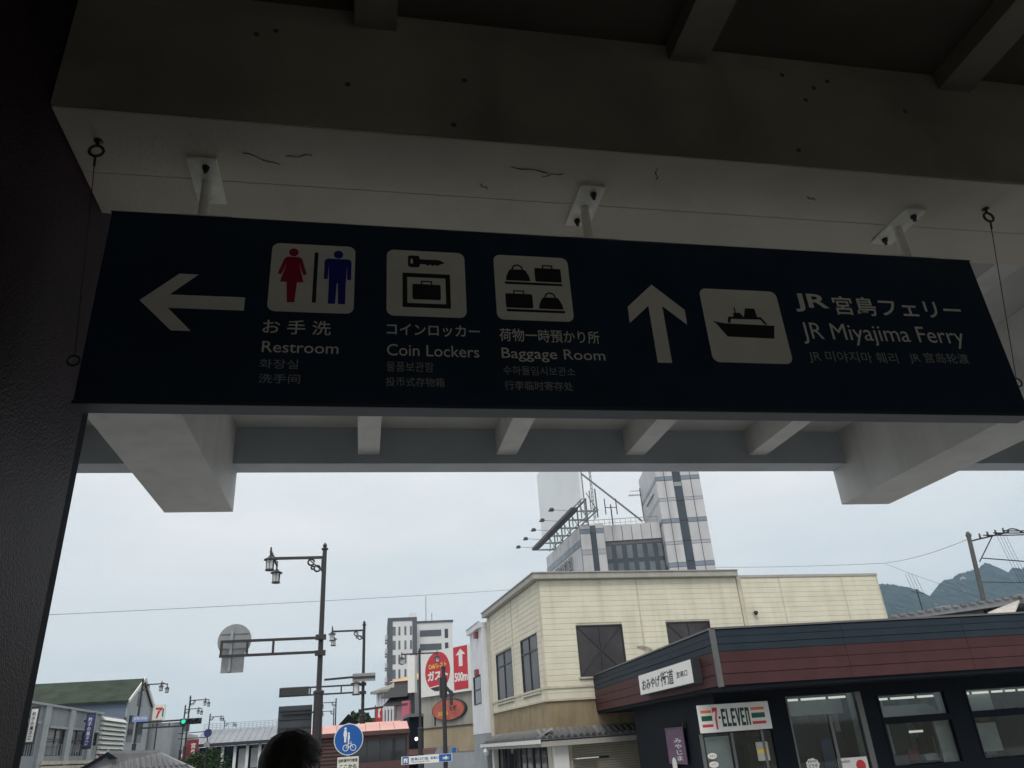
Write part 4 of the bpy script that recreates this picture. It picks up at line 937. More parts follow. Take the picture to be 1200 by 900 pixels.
bd = empty('restaurant_billboard', G.o, G.a, 'large white billboard with a dark red oval and a red arrow panel marked 500m', 'billboard')
zt2 = G.F(552, 754.5)[1]; zs0 = gz + .05
MB().box(gx0, .0, -.22, .02, zs0, zt2).obj('board', m_signw, bd)
MB().box(gx0 + .1, -.1, .021, .4, zs0 + .5, zt2 - .5).obj('board_frame', m_steel, bd)
gw, gh = -gx0, zt2 - zs0
yb = -.22
def gp(name, m, pts, t=.01, o=0): return MB().prism([(gx0 + a * gw, zs0 + b_ * gh) for a, b_ in pts], (0, yb - o, 0), UX, VZ, NM, t).obj(name, m, bd)
gp('red_oval', m_signred, [(.39 + .255 * math.cos(t), .53 + .44 * math.sin(t)) for t in [2 * math.pi * i / 40 for i in range(40)]])
gp('white_band', m_signw, [(.22, .175), (.56, .215), (.56, .235), (.22, .195)], .006, .011)
gp('brown_foot', m_dark, [(.27, .145), (.33, .10), (.40, .09), (.47, .10), (.53, .16), (.54, .19), (.26, .17)], .006, .011)
text('lettering', "Cafe'レスト", m_signyel, bd, (gx0 + .21 * gw, yb - .011, zs0 + .60 * gh), UX, VZ, gw * .37, gh * .115, .008, .03)
text('lettering', 'ガスト', m_signw, bd, (gx0 + .185 * gw, yb - .011, zs0 + .33 * gh), UX, VZ, gw * .42, gh * .22, .008, .05)
gp('red_arrow_panel', m_signred, [(.715, .05), (.985, .05), (.985, .985), (.715, .985)])
gp('white_arrow', m_signw, [(.82, .55), (.89, .55), (.89, .80), (.945, .80), (.855, .93), (.765, .80), (.82, .80)], .006, .011)
text('lettering', '500m', m_signw, bd, (gx0 + .73 * gw, yb - .011, zs0 + .22 * gh), UX, VZ, gw * .25, gh * .20, .008, .04)
o1 = G.F(527, 831.5)
ov = empty('oval_sign', G.o, G.a, 'faded orange red oval sign with dark rim on the streaked concrete wall', 'sign')
MB().prism(disc(o1[0], o1[1], gw * .33, 36, gh * .235), (0, -.12, 0), UX, VZ, (0, 1, 0), .16).obj('rim', m_dark, ov)
MB().prism(disc(o1[0] - .05, o1[1], gw * .31, 36, gh * .215), (0, -.121, 0), UX, VZ, NM, .012).obj('face', mat('faded_red_enamel', (.42, .10, .07), .6, var=.25, scale=2, streak=.3), ov)
text('lettering', 'お好み', m_signyel, ov, (o1[0] - gw * .2, -.134, o1[1] - gh * .12), UX, VZ, gw * .2, gh * .10, .006, .01); text('lettering', '牡蠣', m_black, ov, (o1[0] + gw * .02, -.134, o1[1] - gh * .03), UX, VZ, gw * .14, gh * .10, .006, .01)
# ================================================================== LOW BUILDINGS BEYOND, MIDDLE
D = Fr(441, 838, 88, -62)
db = empty('shop_house', D.o, D.a, 'pale old shop building with dark canopies between the street lamps, by the red oval', 'building')
da = D.F(469, 806)
MB().box(0, da[0], 0, 8, 0, da[1] - .2).obj('wall', m_aptw, db)
for i in range(6):
    x = .6 + i * (da[0] - 1) / 6; piece('window', m_wglass, db, x, x + (da[0] - 1) / 12, -.05, -.002, 2.6, da[1] - 1.9); piece('pilaster', m_whitew, db, x - .35, x - .1, -.12, -.001, 0, da[1] - .3)
MB().hexa([(-.3, -.6, da[1] - .2), (da[0] + .2, -.6, da[1] - .2), (da[0] + .2, 8, da[1] - .2), (-.3, 8, da[1] - .2)], [(-.3, -.6, da[1] + .05), (da[0] + .2, -.6, da[1] + .05), (da[0] + .2, 4, da[1] + 1.4), (-.3, 4, da[1] + 1.4)]).obj('roof', m_conc, db)
D2 = Fr(462, 798, 74, -30)
d2 = empty('corner_shop', D2.o, D2.a, 'small corner shop with tan gable roof and black fabric canopies beside the white standing sign', 'building')
e = D2.F(486, 800); zr = D2.F(478, 786)[1]
MB().box(0, e[0], 0, 7, 0, D2.h - .1).obj('wall', mat('grey_shop_wall', (.25, .25, .26), .8, var=.15), d2)
MB().hexa([(-.4, -.4, D2.h - .1), (e[0] + .3, -.4, D2.h - .1), (e[0] + .3, 7, D2.h - .1), (-.4, 7, D2.h - .1)], [(-.2, 2, D2.h + .0), (e[0], 2, zr), (e[0], 3, zr), (-.2, 3, D2.h + .1)]).obj('roof', m_orange, d2)
for k_, (pa, pb) in enumerate((((461, 806), (484, 802)), ((463, 815), (485, 812)))):
    a = D2.F(*pa); b = D2.F(*pb)
    MB().hexa([(a[0] - .6, -1.3, a[1] - .9), (b[0], -1.3, a[1] - .9), (b[0], -.01, a[1] - .9), (a[0], -.01, a[1] - .9)], [(a[0], -.5, a[1]), (b[0], -.5, a[1]), (b[0], -.01, a[1]), (a[0], -.01, a[1])]).obj('canopy', m_dark, d2)
a = D2.F(466, 824); b = D2.F(476, 845); MB().box(a[0], b[0], -.06, -.001, b[1], a[1]).obj('noticeboard', mat('pale_lilac_board', (.45, .42, .47), .7), d2)
a = D2.F(478, 822); b = D2.F(487, 842); MB().box(a[0], b[0], -1.2, -.9, b[1], a[1]).obj('awning_box', mat('faded_rose_board', (.42, .12, .17), .7), d2)
v0 = atY(478, 812, 66); v1 = atY(486, 768, 66)
vs_ = empty('standing_sign', (v0.x, 66, 0), R_(-25), 'tall narrow white illuminated sign standing beside the red oval billboard', 'sign')
MB().box(0, (v1.x - v0.x) * 1.05, 0, .5, v0.z, v1.z).obj('sign_box', m_signw, vs_); MB().box(.1, .3, .5, .7, 0, v1.z - .2).obj('post', m_dark, vs_)
p = atY(489, 862, 52)
kk = empty('dark_kiosk', (p.x - .35, 52, 0), R_(4), 'dark narrow shopfront bay with a lit round lamp behind the bus shelter', 'building')
kz = atY(487, 838, 52).z
MB().box(-.15, .75, 0, 3, 0, kz).obj('wall', m_snavy, kk); MB().hexa([(-.2, -.2, kz - .1), (.8, -.2, kz - .1), (.8, 3, kz - .1), (-.2, 3, kz - .1)], [(-.15, .2, kz + .1), (.75, .2, kz + .1), (.75, 2.6, kz + .1), (-.15, 2.6, kz + .1)]).obj('roof', m_dark, kk)
q = MB(); q.lathe([(.02, -.1), (.08, -.07), (.10, 0), (.08, .07), (.02, .1)], (.25, -.32, atY(488, 866, 52).z), 12); q.obj('round_lamp', m_lampglow, kk, smooth=True)
q = MB().hexa([(-.5, -.9, atY(480, 885, 52).z), (2.8, -.9, atY(480, 885, 52).z), (2.8, -.1, atY(480, 885, 52).z), (-.5, -.1, atY(480, 885, 52).z)], [(-.5, -.5, atY(480, 880, 52).z), (2.8, -.5, atY(480, 880, 52).z), (2.8, -.1, atY(480, 878, 52).z), (-.5, -.1, atY(480, 878, 52).z)]); q.obj('lean_to_roof', m_brown, kk)

# ================================================================== BUS SHELTER
BS = Fr(345, 863, 38, 2.0)
bs = empty('bus_shelter', BS.o, BS.a, 'long low bus shelter with faded pink roof and brown louvred cladding', 'shelter')
bx = BS.F(479, 852)[0]; z0, z1 = BS.h, atY(345, 853, 38.8).z
for i in range(8):
    xa, xb_ = -.1 + i * (bx + .1) / 8, -.1 + (i + 1) * (bx + .1) / 8
    o = MB().hexa([(xa + .008, -.25, z0 - .04), (xb_ - .008, -.25, z0 - .04), (xb_ - .008, .9, z1 - .04), (xa + .008, .9, z1 - .04)], [(xa + .008, -.25, z0), (xb_ - .008, -.25, z0), (xb_ - .008, .9, z1), (xa + .008, .9, z1)]).obj('roof_sheet', m_pink, bs)
MB().hexa([(-.1, .901, z1 - .04), (bx, .901, z1 - .04), (bx, 2.3, z0 - .04), (-.1, 2.3, z0 - .04)], [(-.1, .901, z1), (bx, .901, z1), (bx, 2.3, z0), (-.1, 2.3, z0)]).obj('roof_sheet', m_pink, bs)
MB().box(-.12, bx + .02, -.30, -.252, z0 - .16, z0 + .015).obj('gutter', m_brown, bs)
z = z0 - .22; 
while z > .25:
    piece('louvre_slat', m_brown, bs, -.05, bx * .40, -.06, -.02, z - .085, z); z -= .15
MB().box(-.05, bx * .40, -.015, .03, .1, z0 - .2).obj('cladding', m_brown, bs)
MB().box(bx * .40 + .01, bx - .12, -.05, .05, z0 - .34, z0 - .162).obj('header', m_brown, bs); MB().box(bx * .40 + .01, bx - .12, -.05, .05, .1, z0 - 1.25).obj('dado', m_brown, bs)
for i in range(5): w = (bx * .6 - .13) / 5; piece('window_pane', m_wglass, bs, bx * .40 + .02 + i * w, bx * .40 - .01 + (i + 1) * w, 0, .02, z0 - 1.249, z0 - .341)
for i in range(6): w = (bx * .6 - .13) / 5; piece('mullion', m_dark, bs, bx * .40 + i * w, bx * .40 + .018 + i * w, -.02, -.001, z0 - 1.249, z0 - .341)
for x in (0, bx * .40, bx - .11): piece('post', m_brown, bs, x, x + .10, -.12, -.061, .0, z0 - .17)
MB().box(bx - .10, bx - .06, .0, 2.1, .1, z0 - .18).obj('end_wall', m_brown, bs); MB().box(-.05, bx - .11, 2.05, 2.1, .1, z0 - .1).obj('back_wall', m_brown, bs)

# ================================================================== LEFT SIDE OF THE STREET
GX = -21.3
gA = atY(45, 826, -GX / .359); 
y1 = ray(115, 838); y1 = GX * y1.y / y1.x
gs = empty('grey_shop_building', (GX, 50, 0), 0, 'grey panelled shop with tall barred windows and signs at the far left', 'building')
def L_(px, py, x=GX): r = ray(px, py); k = x / r.x; return r.y * k - 50, r.z * k + EYE
gt = L_(45, 826)[1]; ye = L_(119, 838)[0]
wl = []
for tl, br in (((57, 853.5), (65, 886)), ((83, 855.5), (89.5, 886)), ((110.5, 858.7), (114, 886))):
    a = L_(*tl); b = L_(*br); wl.append((a[0], b[0] + 1.2, b[1], a[1]))
wl.insert(0, (wl[0][0] - 4.4, wl[0][0] - 2.0, wl[0][2], wl[0][3] + .2)); 
wl[3] = (wl[3][0], min(wl[3][0] + 1.7, ye - .2), wl[3][2], wl[3][3])
b = MB()
wall_with_holes(b, 0, ye, 0, gt, 0, -.25, wl, side=True); b.box(-9, -.251, 0, ye, 0, gt - .1); b.obj('wall', m_greyw, gs)
for h in wl:
    f = window_box(gs, 'window', h[0], h[1], h[2], h[3], -.12, 2, .62, .05, m_dark, m_wglass, depth=.08, side=True)
    for o_ in f.children: pass
    for k in range(6):
        y = h[0] + (h[1] - h[0]) * (k + .5) / 6; MB().box(-.03, .0, y - .03, y + .03, h[2], h[2] + (h[3] - h[2]) * .45).obj('railing_bar', m_greyp, f)
    MB().box(-.02, .14, h[0] - .15, h[1] + .15, h[3] + .02, h[3] + .16).obj('lintel', m_greyp, f)
ps = [wl[0][0] - 1.2, (wl[0][1] + wl[1][0]) / 2, (wl[1][1] + wl[2][0]) / 2, (wl[2][1] + wl[3][0]) / 2]
for p in ps: MB().box(.001, .18, p - .5, p + .5, 0, gt).obj('pilaster', m_greyp, gs)
MB().box(-9, .22, -.02, ye, gt + .001, gt + .14).obj('coping', m_greyp, gs)
lz = L_(90, 891)[1]
for i in range(3): MB().box(.001, .3, wl[1][0] - 1, ye, lz - .25 - i * .32, lz - i * .32 - .02).obj('sign_board', m_sidetrim, gs)
# white vertical sign
def blade(name, tl, tr, br, m_face, m_edge, m_txt, s, lab, cat):
    Y = L_((tl[0] + tr[0]) / 2, (tl[1] + tr[1]) / 2, GX + .6)[0] + 50
    a = atY(*tl, Y); b = atY(*tr, Y); c = atY(*br, Y)
    e_ = empty(name, (GX + .19, Y, 0), 0, lab, cat); w = b.x - a.x
    MB().box(.15, .15 + w, 0, .22, c.z - .15, a.z + .15).obj('sign_box', m_edge, e_); MB().box(.2, .1 + w, -.012, -.001, c.z, a.z).obj('sign_face', m_face, e_)
    MB().box(0.0, .15, .05, .15, a.z - .5, a.z - .35).obj('bracket', m_dark, e_); MB().box(0.0, .15, .05, .15, c.z + .35, c.z + .5).obj('bracket', m_dark, e_)
    text('lettering', s, m_txt, e_, (.15 + w * .27, -.013, c.z + .12), UX, VZ, w * .46, a.z - c.z - .3, .01, .02, vertical=True); return e_
blade('vertical_sign', (37, 831), (46.5, 831), (42, 869), m_signw, m_dark, m_black, '杓子の菓子舗', 'white upright sign with black characters on the grey shop at far left', 'sign')
blade('vertical_sign', (101, 838), (111, 838), (106, 875), mat('indigo_sign', (.035, .055, .19), .5), m_dark, m_signw, '杓子の菓子舗', 'dark blue upright sign with white characters on the grey shop near the louvres', 'sign')
# louvred building
lvb = empty('louvred_building', (GX, 50, 0), 0, 'building fronted by white horizontal louvres next to the grey shop', 'building')
lt0 = L_(120.5, 838); lt1 = L_(144, 841.5); 
ly0, ly1 = ye + .1, ye + 6.8; lzt = lt0[1]
MB().box(-8, -.05, ly0, ly1, 0, lzt).obj('wall', m_greyp, lvb)
for i in range(12):
    z = lzt - .1 - i * .36; MB().hexa([(0, ly0, z - .30), (.35, ly0, z - .30), (.35, ly1, z - .30), (0, ly1, z - .30)], [(0, ly0, z - .1), (.05, ly0, z - .02), (.05, ly1, z - .02), (0, ly1, z - .1)]).obj('louvre_slat', m_louv, lvb)
MB().box(-.02, .1, ly1 + .001, ly1 + .35, 0, lzt + .1).obj('end_post', m_dark, lvb)
q = L_(117, 883); MB().box(.05, .4, ly0 + .2, ly0 + 1.6, 1.3, 2.9).obj('red_notice', m_7r, lvb)
# green roofed building
GR = Fr(149.5, 822, 86, -1)
gr_ = empty('green_roof_building', GR.o, GR.a, 'long building with mossy green gable roof and blue grey wall behind the grey shop', 'building')
gez = GR.h; grz = atY(158, 796.5, 90).z; gwid = 16
Y_ = 8.5
MB().box(-30, -.05, .1, Y_, 0, gez + .02).obj('wall', m_bluew, gr_)
MB().hexa([(-31, -.3, gez - .1), (.2, -.3, gez - .1), (.2, Y_ / 2, grz - .1), (-31, Y_ / 2, grz - .1)], [(-31, -.35, gez + .1), (.2, -.35, gez + .1), (.2, Y_ / 2, grz + .1), (-31, Y_ / 2, grz + .1)]).obj('roof', m_groof, gr_)
MB().hexa([(-31, Y_ / 2 + .01, grz - .1), (.2, Y_ / 2 + .01, grz - .1), (.2, Y_ + .3, gez - .1), (-31, Y_ + .3, gez - .1)], [(-31, Y_ / 2 + .01, grz + .1), (.2, Y_ / 2 + .01, grz + .1), (.2, Y_ + .3, gez + .1), (-31, Y_ + .3, gez + .1)]).obj('roof', m_groof, gr_)
MB().prism([(.1, 0), (Y_, 0), (Y_, gez), (Y_ / 2 + .05, grz - .15), (.1, gez)], (-.049, 0, 0), (0, 1, 0), (0, 0, 1), (1, 0, 0), .08).obj('gable_wall', m_greyp, gr_)
for s in (0, 1):
    y0, y1_ = (-.4, Y_ / 2) if s == 0 else (Y_ + .4, Y_ / 2)
    MB().bar((.27, y0, gez + .0), (.27, y1_, grz + .08), .12, .32).obj('barge_board', m_signw, gr_)
for (za, zb2) in ((gez - 3.6, gez - 1.2), (gez - 6.2, gez - 4.5), (grz - 2.6, grz - 1.3)):
    for y_ in ((1.2, 3.0), (4.6, 6.4)) if za < grz - 2.7 else ((3.3, 5.2),): window_box(gr_, 'window', 0, 0, 0, 0, 0) if 0 else MB().box(.032, .07, y_[0], y_[1], za, zb2).obj('window', m_wglass, gr_)
# little tiled gate roof
KT = atY(127.5, 880, 44)
kt = empty('tiled_kiosk', (KT.x, 44, 0), R_(8), 'small hut with dark gable and grey tiled hip roof at lower left', 'hut')
kz_ = KT.z
MB().box(-1.5, 3.2, .1, 2.4, 0, kz_ - .85).obj('wall', m_snavy, kt)
MB().add([(-1.6, -.2, kz_ - .95), (-.0, -.2, kz_ - .12), (2.3, -.05, kz_ - .22), (4.0, -.2, kz_ - 1.05), (-1.6, 2.6, kz_ - .95), (0, 2.6, kz_ - .12), (4.0, 2.6, kz_ - 1.05), (2.3, 2.4, kz_ - .22)],
    [(1, 0, 4, 5), (0, 1, 2, 3), (1, 5, 7, 2), (2, 7, 6, 3), (5, 4, 6, 7), (0, 3, 6, 4)]).obj('roof', m_tile, kt)
MB().prism([(-1.75, -1.05), (0, -.02), (.5, -.35), (.1, -.35), (-.0, -.2), (-1.5, -1.1)], (0, -.26, kz_ - .03), UX, VZ, NM, .1).obj('gable_board', m_snavy, kt)
MB().bar((0, .1, kz_ - .08), (2.3, .1, kz_ - .18), .2, .16).obj('ridge_tile', m_tile, kt); MB().tube((0, -.3, kz_ - .1), (0, -.1, kz_ + .02), .07, .05).obj('ridge_ornament', m_tile, kt)
for i in range(14):
    x = .15 + i * .27; zr0 = kz_ - .17 - max(0, x - 2.3) * .5; o = MB().bar((x * .92, .02, zr0), (x * 1.0 + .1, -.3, kz_ - .85), .07, .06).obj('roof_tile', m_tile, kt)

# convenience sign building further down
V = Fr(162, 828, 100, 2)
vb = empty('beige_sign_building', V.o, V.a, 'small beige block behind the left signal lamp post, beside the square seven sign', 'building')
vx = V.F(175.5, 828)[0]
MB().box(0, vx, 0, 8, 0, V.h).obj('wall', m_conc, vb); MB().box(-.1, vx + .1, -.1, 8, V.h + .001, V.h + .25).obj('coping', m_dark, vb)
a = V.F(179, 826); b = V.F(191, 843)
MB().box(vx + .01, b[0] + 1, 1, 7, 0, b[1] - .4).obj('lower_wing', m_greyw, vb)
cs = empty('store_roof_sign', V.o, V.a, 'small white square roof sign with orange and red figure seven in the distance', 'sign')
MB().box(a[0], b[0], .5, .9, b[1], a[1]).obj('sign_box', m_signw, cs); MB().box(a[0] + .5, a[0] + .6, .91, 1.2, 1, b[1] + .5).obj('post', m_dark, cs)
w, h = b[0] - a[0], a[1] - b[1]
MB().prism([(a[0] + w * u_, b[1] + h * v_) for u_, v_ in ((.22, .82), (.78, .82), (.78, .70), (.60, .55), (.42, .58), (.6, .68), (.22, .68))], (0, .499, 0), UX, VZ, NM, .02).obj('figure_seven_top', m_7r, cs)
MB().prism([(a[0] + w * u_, b[1] + h * v_) for u_, v_ in ((.60, .54), (.44, .12), (.30, .12), (.42, .57))], (0, .499, 0), UX, VZ, NM, .02).obj('figure_seven_foot', m_7r, cs)
MB().box(a[0] + w * .8, a[0] + w * .9, .48, .499, b[1] + h * .2, b[1] + h * .75).obj('green_stripe', m_7g, cs)
# pale low building with balcony
V2 = Fr(173, 862, 112, 0)
v2 = empty('pale_low_building', V2.o, V2.a, 'pale two storey building with balcony and faded pink awning in the distance at left', 'building')
vx2 = V2.F(214, 866)[0]
MB().box(0, vx2, 0, 10, 0, V2.h).obj('wall', m_aptw, v2)
MB().box(-.2, vx2 + .1, -.25, .2, V2.h + .001, V2.h + .3).obj('roof_edge', m_greyw, v2)
for i, (x0, x1) in enumerate(((.02, .28), (.45, .58), (.66, .9))): MB().box(vx2 * x0, vx2 * x1, -.05, -.001, 2.6 + .2 * i, V2.h - 1.0).obj('window', m_wglass if i else mat('teal_glass', (.10, .20, .20), .2), v2)
MB().box(vx2 * .3, vx2 * .98, 1, 4, V2.h + .301, V2.h + 1.4).obj('rooftop_plant', m_aptd, v2)
a = V2.F(175, 889, -2); MB().hexa([(a[0], -3, a[1] - .5), (vx2 + .5, -3, a[1] - .5), (vx2 + .5, -.01, a[1] - .3), (a[0], -.01, a[1] - .3)], [(a[0], -2.8, a[1] - .2), (vx2 + .5, -2.8, a[1] - .2), (vx2 + .5, -.01, a[1] + .3), (a[0], -.01, a[1] + .3)]).obj('awning', m_pink, v2)
MB().bar((vx2 * .25, -1.5, 1), (vx2 * .38, -1.5, V2.h - 1), .25, .1).obj('stair_stringer', m_signw, v2)

# ================================================================== FERRY TERMINAL
FT = Fr(228, 873, 112, 0)
ft = empty('terminal_building', FT.o, FT.a, 'long low terminal with grey metal roof and white posts across the end of the street', 'building')
fx = FT.F(352, 868)[0]; fe = FT.h; fr_ = atY(330, 850.5, 117).z
n = 16
for i in range(n):
    xa, xb_ = i * fx / n, (i + 1) * fx / n
    MB().hexa([(xa + .02, -1, fe - .15), (xb_ - .02, -1, fe - .15), (xb_ - .02, 5, fr_ - .15), (xa + .02, 5, fr_ - .15)], [(xa + .02, -1, fe), (xb_ - .02, -1, fe), (xb_ - .02, 5, fr_), (xa + .02, 5, fr_)]).obj('roof_sheet', m_stroof, ft)
MB().hexa([(0, 5.01, fr_ - .15), (fx, 5.01, fr_ - .15), (fx, 11, fe - .15), (0, 11, fe - .15)], [(0, 5.01, fr_), (fx, 5.01, fr_), (fx, 11, fe), (0, 11, fe)]).obj('roof_sheet', m_stroof, ft)
MB().box(-.1, fx + .1, -1.1, -1.01, fe - .35, fe + .03).obj('gutter', m_dark, ft)
MB().box(0, fx, 1.2, 9, 0, fe - .36).obj('wall', m_tdark, ft)
for i in range(9):
    x = .3 + i * fx / 8.6; piece('post', m_whitew, ft, x, x + .35, -.3, .0, 0, fe - .36)
for i in (3, 4, 6, 7): piece('white_panel', m_aptw, ft, .8 + i * fx / 8.6, .3 + (i + .9) * fx / 8.6, 1.0, 1.19, 1.0, fe - .8)
q = MB(); zf = atY(300, 845, 117).z
for i in range(26): x = i * fx / 25; q.bar((x, 5.3, fr_ - .1), (x, 5.3, zf), .04, .04)
for k in range(4): z = fr_ + .1 + (zf - fr_ - .1) * k / 3; q.bar((0, 5.3, z), (fx, 5.3, z), .03, .04)
q.obj('roof_fence', m_signback, ft)
# distant red banner
a = atY(219.5, 867, 105); b = atY(229, 892, 105)
rb_ = empty('red_banner', (a.x, 105, 0), 0, 'tall dark red banner with white characters beyond the left lamp posts', 'banner')
MB().box(0, b.x - a.x + .15, 0, .05, b.z, a.z).obj('cloth', mat('dark_red_cloth', (.22, .03, .04), .8), rb_); MB().tube((-.08, .02, 0), (-.08, .02, a.z + .2), .05).obj('pole', m_dark, rb_)
text('lettering', '宮島', m_signw, rb_, (.5, -.002, b.z + .7), UX, VZ, .55, 1.3, .02, .02, vertical=True)
a = atY(440.5, 829, 80); b = atY(448, 846, 80)
rb2 = empty('red_banner', (a.x, 80, 0), 0, 'small red flag banner beyond the pink bus shelter roof', 'banner')
MB().box(0, b.x - a.x, 0, .05, b.z, a.z).obj('cloth', m_signred, rb2); MB().tube((-.06, .02, 0), (-.06, .02, a.z + .2), .05).obj('pole', m_dark, rb2)
MB().prism([(.2, .4), (.45, .4), (.35, .8), (.5, 1.2), (.25, 1.2)], (0, -.001, b.z), UX, VZ, NM, .02).obj('emblem', m_signw, rb2)
a = atY(372, 847, 92); hh = empty('pink_roof_house', (atY(402, 847, 70).x, 70, 0), 0, 'low house with pink roof and dark ornamental gable behind the bus shelter', 'house')
hz = atY(425, 846, 70).z
MB().box(0, 4.6, 0, 5, 0, hz - .6).obj('wall', m_brown, hh); MB().hexa([(-.3, -.4, hz - .6), (5, -.4, hz - .6), (5, 5, hz - .6), (-.3, 5, hz - .6)], [(0, 2, hz), (4.8, 2, hz), (4.8, 3, hz), (0, 3, hz)]).obj('roof', m_pink, hh)
za = atY(409, 837, 70).z; MB().prism([(-.5, hz - .4), (.2, hz + .3), (.45, za - .1), (.55, za), (.65, za - .1), (.9, hz + .3), (1.4, hz - .2)], (-.1, -.6, 0), UX, VZ, NM, .4).obj('gable_ornament', m_snavy, hh)

# ================================================================== STREET LAMPS
def lamp_proto(arm=1.6, H=8.0, low=True, double=False):
    r = empty('street_lamp', (0, 0, 0))
    q = MB(); q.tube((0, 0, 2.2), (0, 0, H - .22), .088, .072, 12); q.obj('pole', m_lamp, r)
    MB().tube((0, 0, 0), (0, 0, 3.35), .145, .14, 14).obj('lower_pole', m_lamp, r); MB().lathe([(.145, 3.35), (.165, 3.37), (.165, 3.43), (.09, 3.48)], (0, 0, 0), 14).obj('collar', m_lamp, r)
    MB().lathe([(.085, H - .22), (.11, H - .20), (.11, H - .16), (.045, H - .13), (.075, H - .07), (.05, H - .02), (.01, H + .03)], (0, 0, 0), 12).obj('finial', m_lamp, r)
    za = H - .46
    if double:
        MB().bar((-1.15, 0, H - .3), (1.15, 0, H - .3), .07, .08).obj('arm', m_lamp, r); ends = [(-1.1, 0), (1.1, 0)]; zl_ = H - .3
    else:
        MB().bar((0, 0, za), (-arm, 0, za), .075, .085).obj('arm', m_lamp, r); MB().bar((-arm, -1.0, za), (-arm, 1.0, za), .06, .07).obj('crossbar', m_lamp, r)
        ends = [(-arm, -.97), (-arm, .97)]; zl_ = za
        b = MB()
        for cx_, cz_, R1, a0, a1 in ((-.42, za - .15, .10, 0, 330), (-.22, za - .36, .095, -180, 140), (-.36, za - .33, .05, 0, 360)):
            pts = [(cx_ + R1 * math.cos(R_(a0 + (a1 - a0) * i / 14)), 0, cz_ + R1 * math.sin(R_(a0 + (a1 - a0) * i / 14))) for i in range(15)]
            b.path(pts, .030, 6)
        b.bar((-.08, 0, za - .06), (-.08, 0, za - .46), .03, .05); b.bar((-.08, 0, za - .42), (-.5, 0, za - .05), .03, .035); b.obj('scroll_bracket', m_lamp, r)
    for ex, ey in ends:
        ln = MB(); ln.tube((ex, ey, zl_ + .13), (ex, ey, zl_ - .2), .03, n=6); ln.lathe([(.05, zl_ - .14), (.10, zl_ - .20), (.20, zl_ - .25), (.20, zl_ - .275)], (ex, ey, 0), 10)
        ln.lathe([(.125, zl_ - .60), (.14, zl_ - .60), (.14, zl_ - .56), (.05, zl_ - .56)], (ex, ey, 0), 8)
        for i in range(4):
            a = math.pi / 4 + i * math.pi / 2; ln.bar((ex + .155 * math.cos(a), ey + .155 * math.sin(a), zl_ - .275), (ex + .135 * math.cos(a), ey + .135 * math.sin(a), zl_ - .57), .018, .018)
        for i in range(4):
            a = i * math.pi / 2; ln.bar((ex + .11 * math.cos(a), ey + .11 * math.sin(a), zl_ - .275), (ex + .10 * math.cos(a), ey + .10 * math.sin(a), zl_ - .57), .014, .014)
        l_ = ln.obj('lantern', m_lamp, r)
        MB().hexa([(ex - .085, ey - .085, zl_ - .558), (ex + .085, ey - .085, zl_ - .558), (ex + .085, ey + .085, zl_ - .558), (ex - .085, ey + .085, zl_ - .558)],
                  [(ex - .095, ey - .095, zl_ - .277), (ex + .095, ey - .095, zl_ - .277), (ex + .095, ey + .095, zl_ - .277), (ex - .095, ey + .095, zl_ - .277)]).obj('lantern_glass', m_lglass, l_)
    return r
proto = lamp_proto(); proto2 = lamp_proto(double=True)
LG = 'lantern street lamps along both sides of the road'
used = {0: False, 1: False}
def place_lamp(px, py, Y, rz, label, dbl=0, H=8.0):
    src = proto2 if dbl else proto
    if used[dbl]: o = copy_tree(src)
    else: o = src; used[dbl] = True
    p = atY(px, py, Y); o.location = (p.x, Y, 0); o.rotation_euler = (0, 0, R_(rz)); o.scale = (1, 1, p.z / 8.0) if 0 else (1, 1, 1)
    dz = p.z - 8.0; o.location.z = dz
    if dz > 0.02: MB().tube((0, 0, -dz), (0, 0, 0.0), .15, n=12).obj('base_pole', m_lamp, o)
    tag(o, label, 'street lamp', LG); return o
l1 = place_lamp(381, 637, 25.5, 0, 'nearest dark street lamp with two lanterns and a round sign on its lower arm')
l2 = place_lamp(427, 728, 42, 0, 'second dark street lamp, right of the nearest one, carrying traffic signals')
l3 = place_lamp(168, 795, 66, 180, 'street lamp on the left carrying the green traffic signal arm')
l4 = place_lamp(223.5, 815, 85, 180, 'left side lamp just behind the green signal light, the taller of that close pair')
l5 = place_lamp(217.5, 826, 96, 180, 'left side lamp at the green signal, the lower and farther of that close pair')
l6 = place_lamp(246.5, 836, 118, 180, 'small distant street lamp above the round blue road sign')
l7 = place_lamp(263.5, 844, 140, 180, 'small distant street lamp right of the round blue road sign')
l8 = place_lamp(394, 818, 100, 0, 'small distant lamp showing between the nearest post and the blue path sign')
l9 = place_lamp(391.5, 829, 120, 0, 'tiny distant lamp just left and below of another, above the pink shelter roof')
l10 = place_lamp(491.5, 760, 50, 0, 'twin headed street lamp in front of the large red oval billboard', dbl=1)
l11 = place_lamp(258.5, 857, 165, 180, 'tiniest distant street lamp in front of the terminal roof')
if not used[1]: pass
def truss(parent, x1, z0, z1, y=-.16, posts=(), w=.07, name='sign_arm'):
    q = MB(); q.bar((0, y, z1), (x1, y, z1), w, w * 1.1); q.bar((0, y, z0), (x1, y, z0), w, w * 1.1)
    for p in posts: q.bar((p, y, z0), (p, y, z1), w, w * .8)
    q.box(-.16, .16, y - .02, .0, z0 - .1, z0 + .05); q.box(-.16, .16, y - .02, .0, z1 - .05, z1 + .1)
    return q.obj(name, m_lamp, parent)
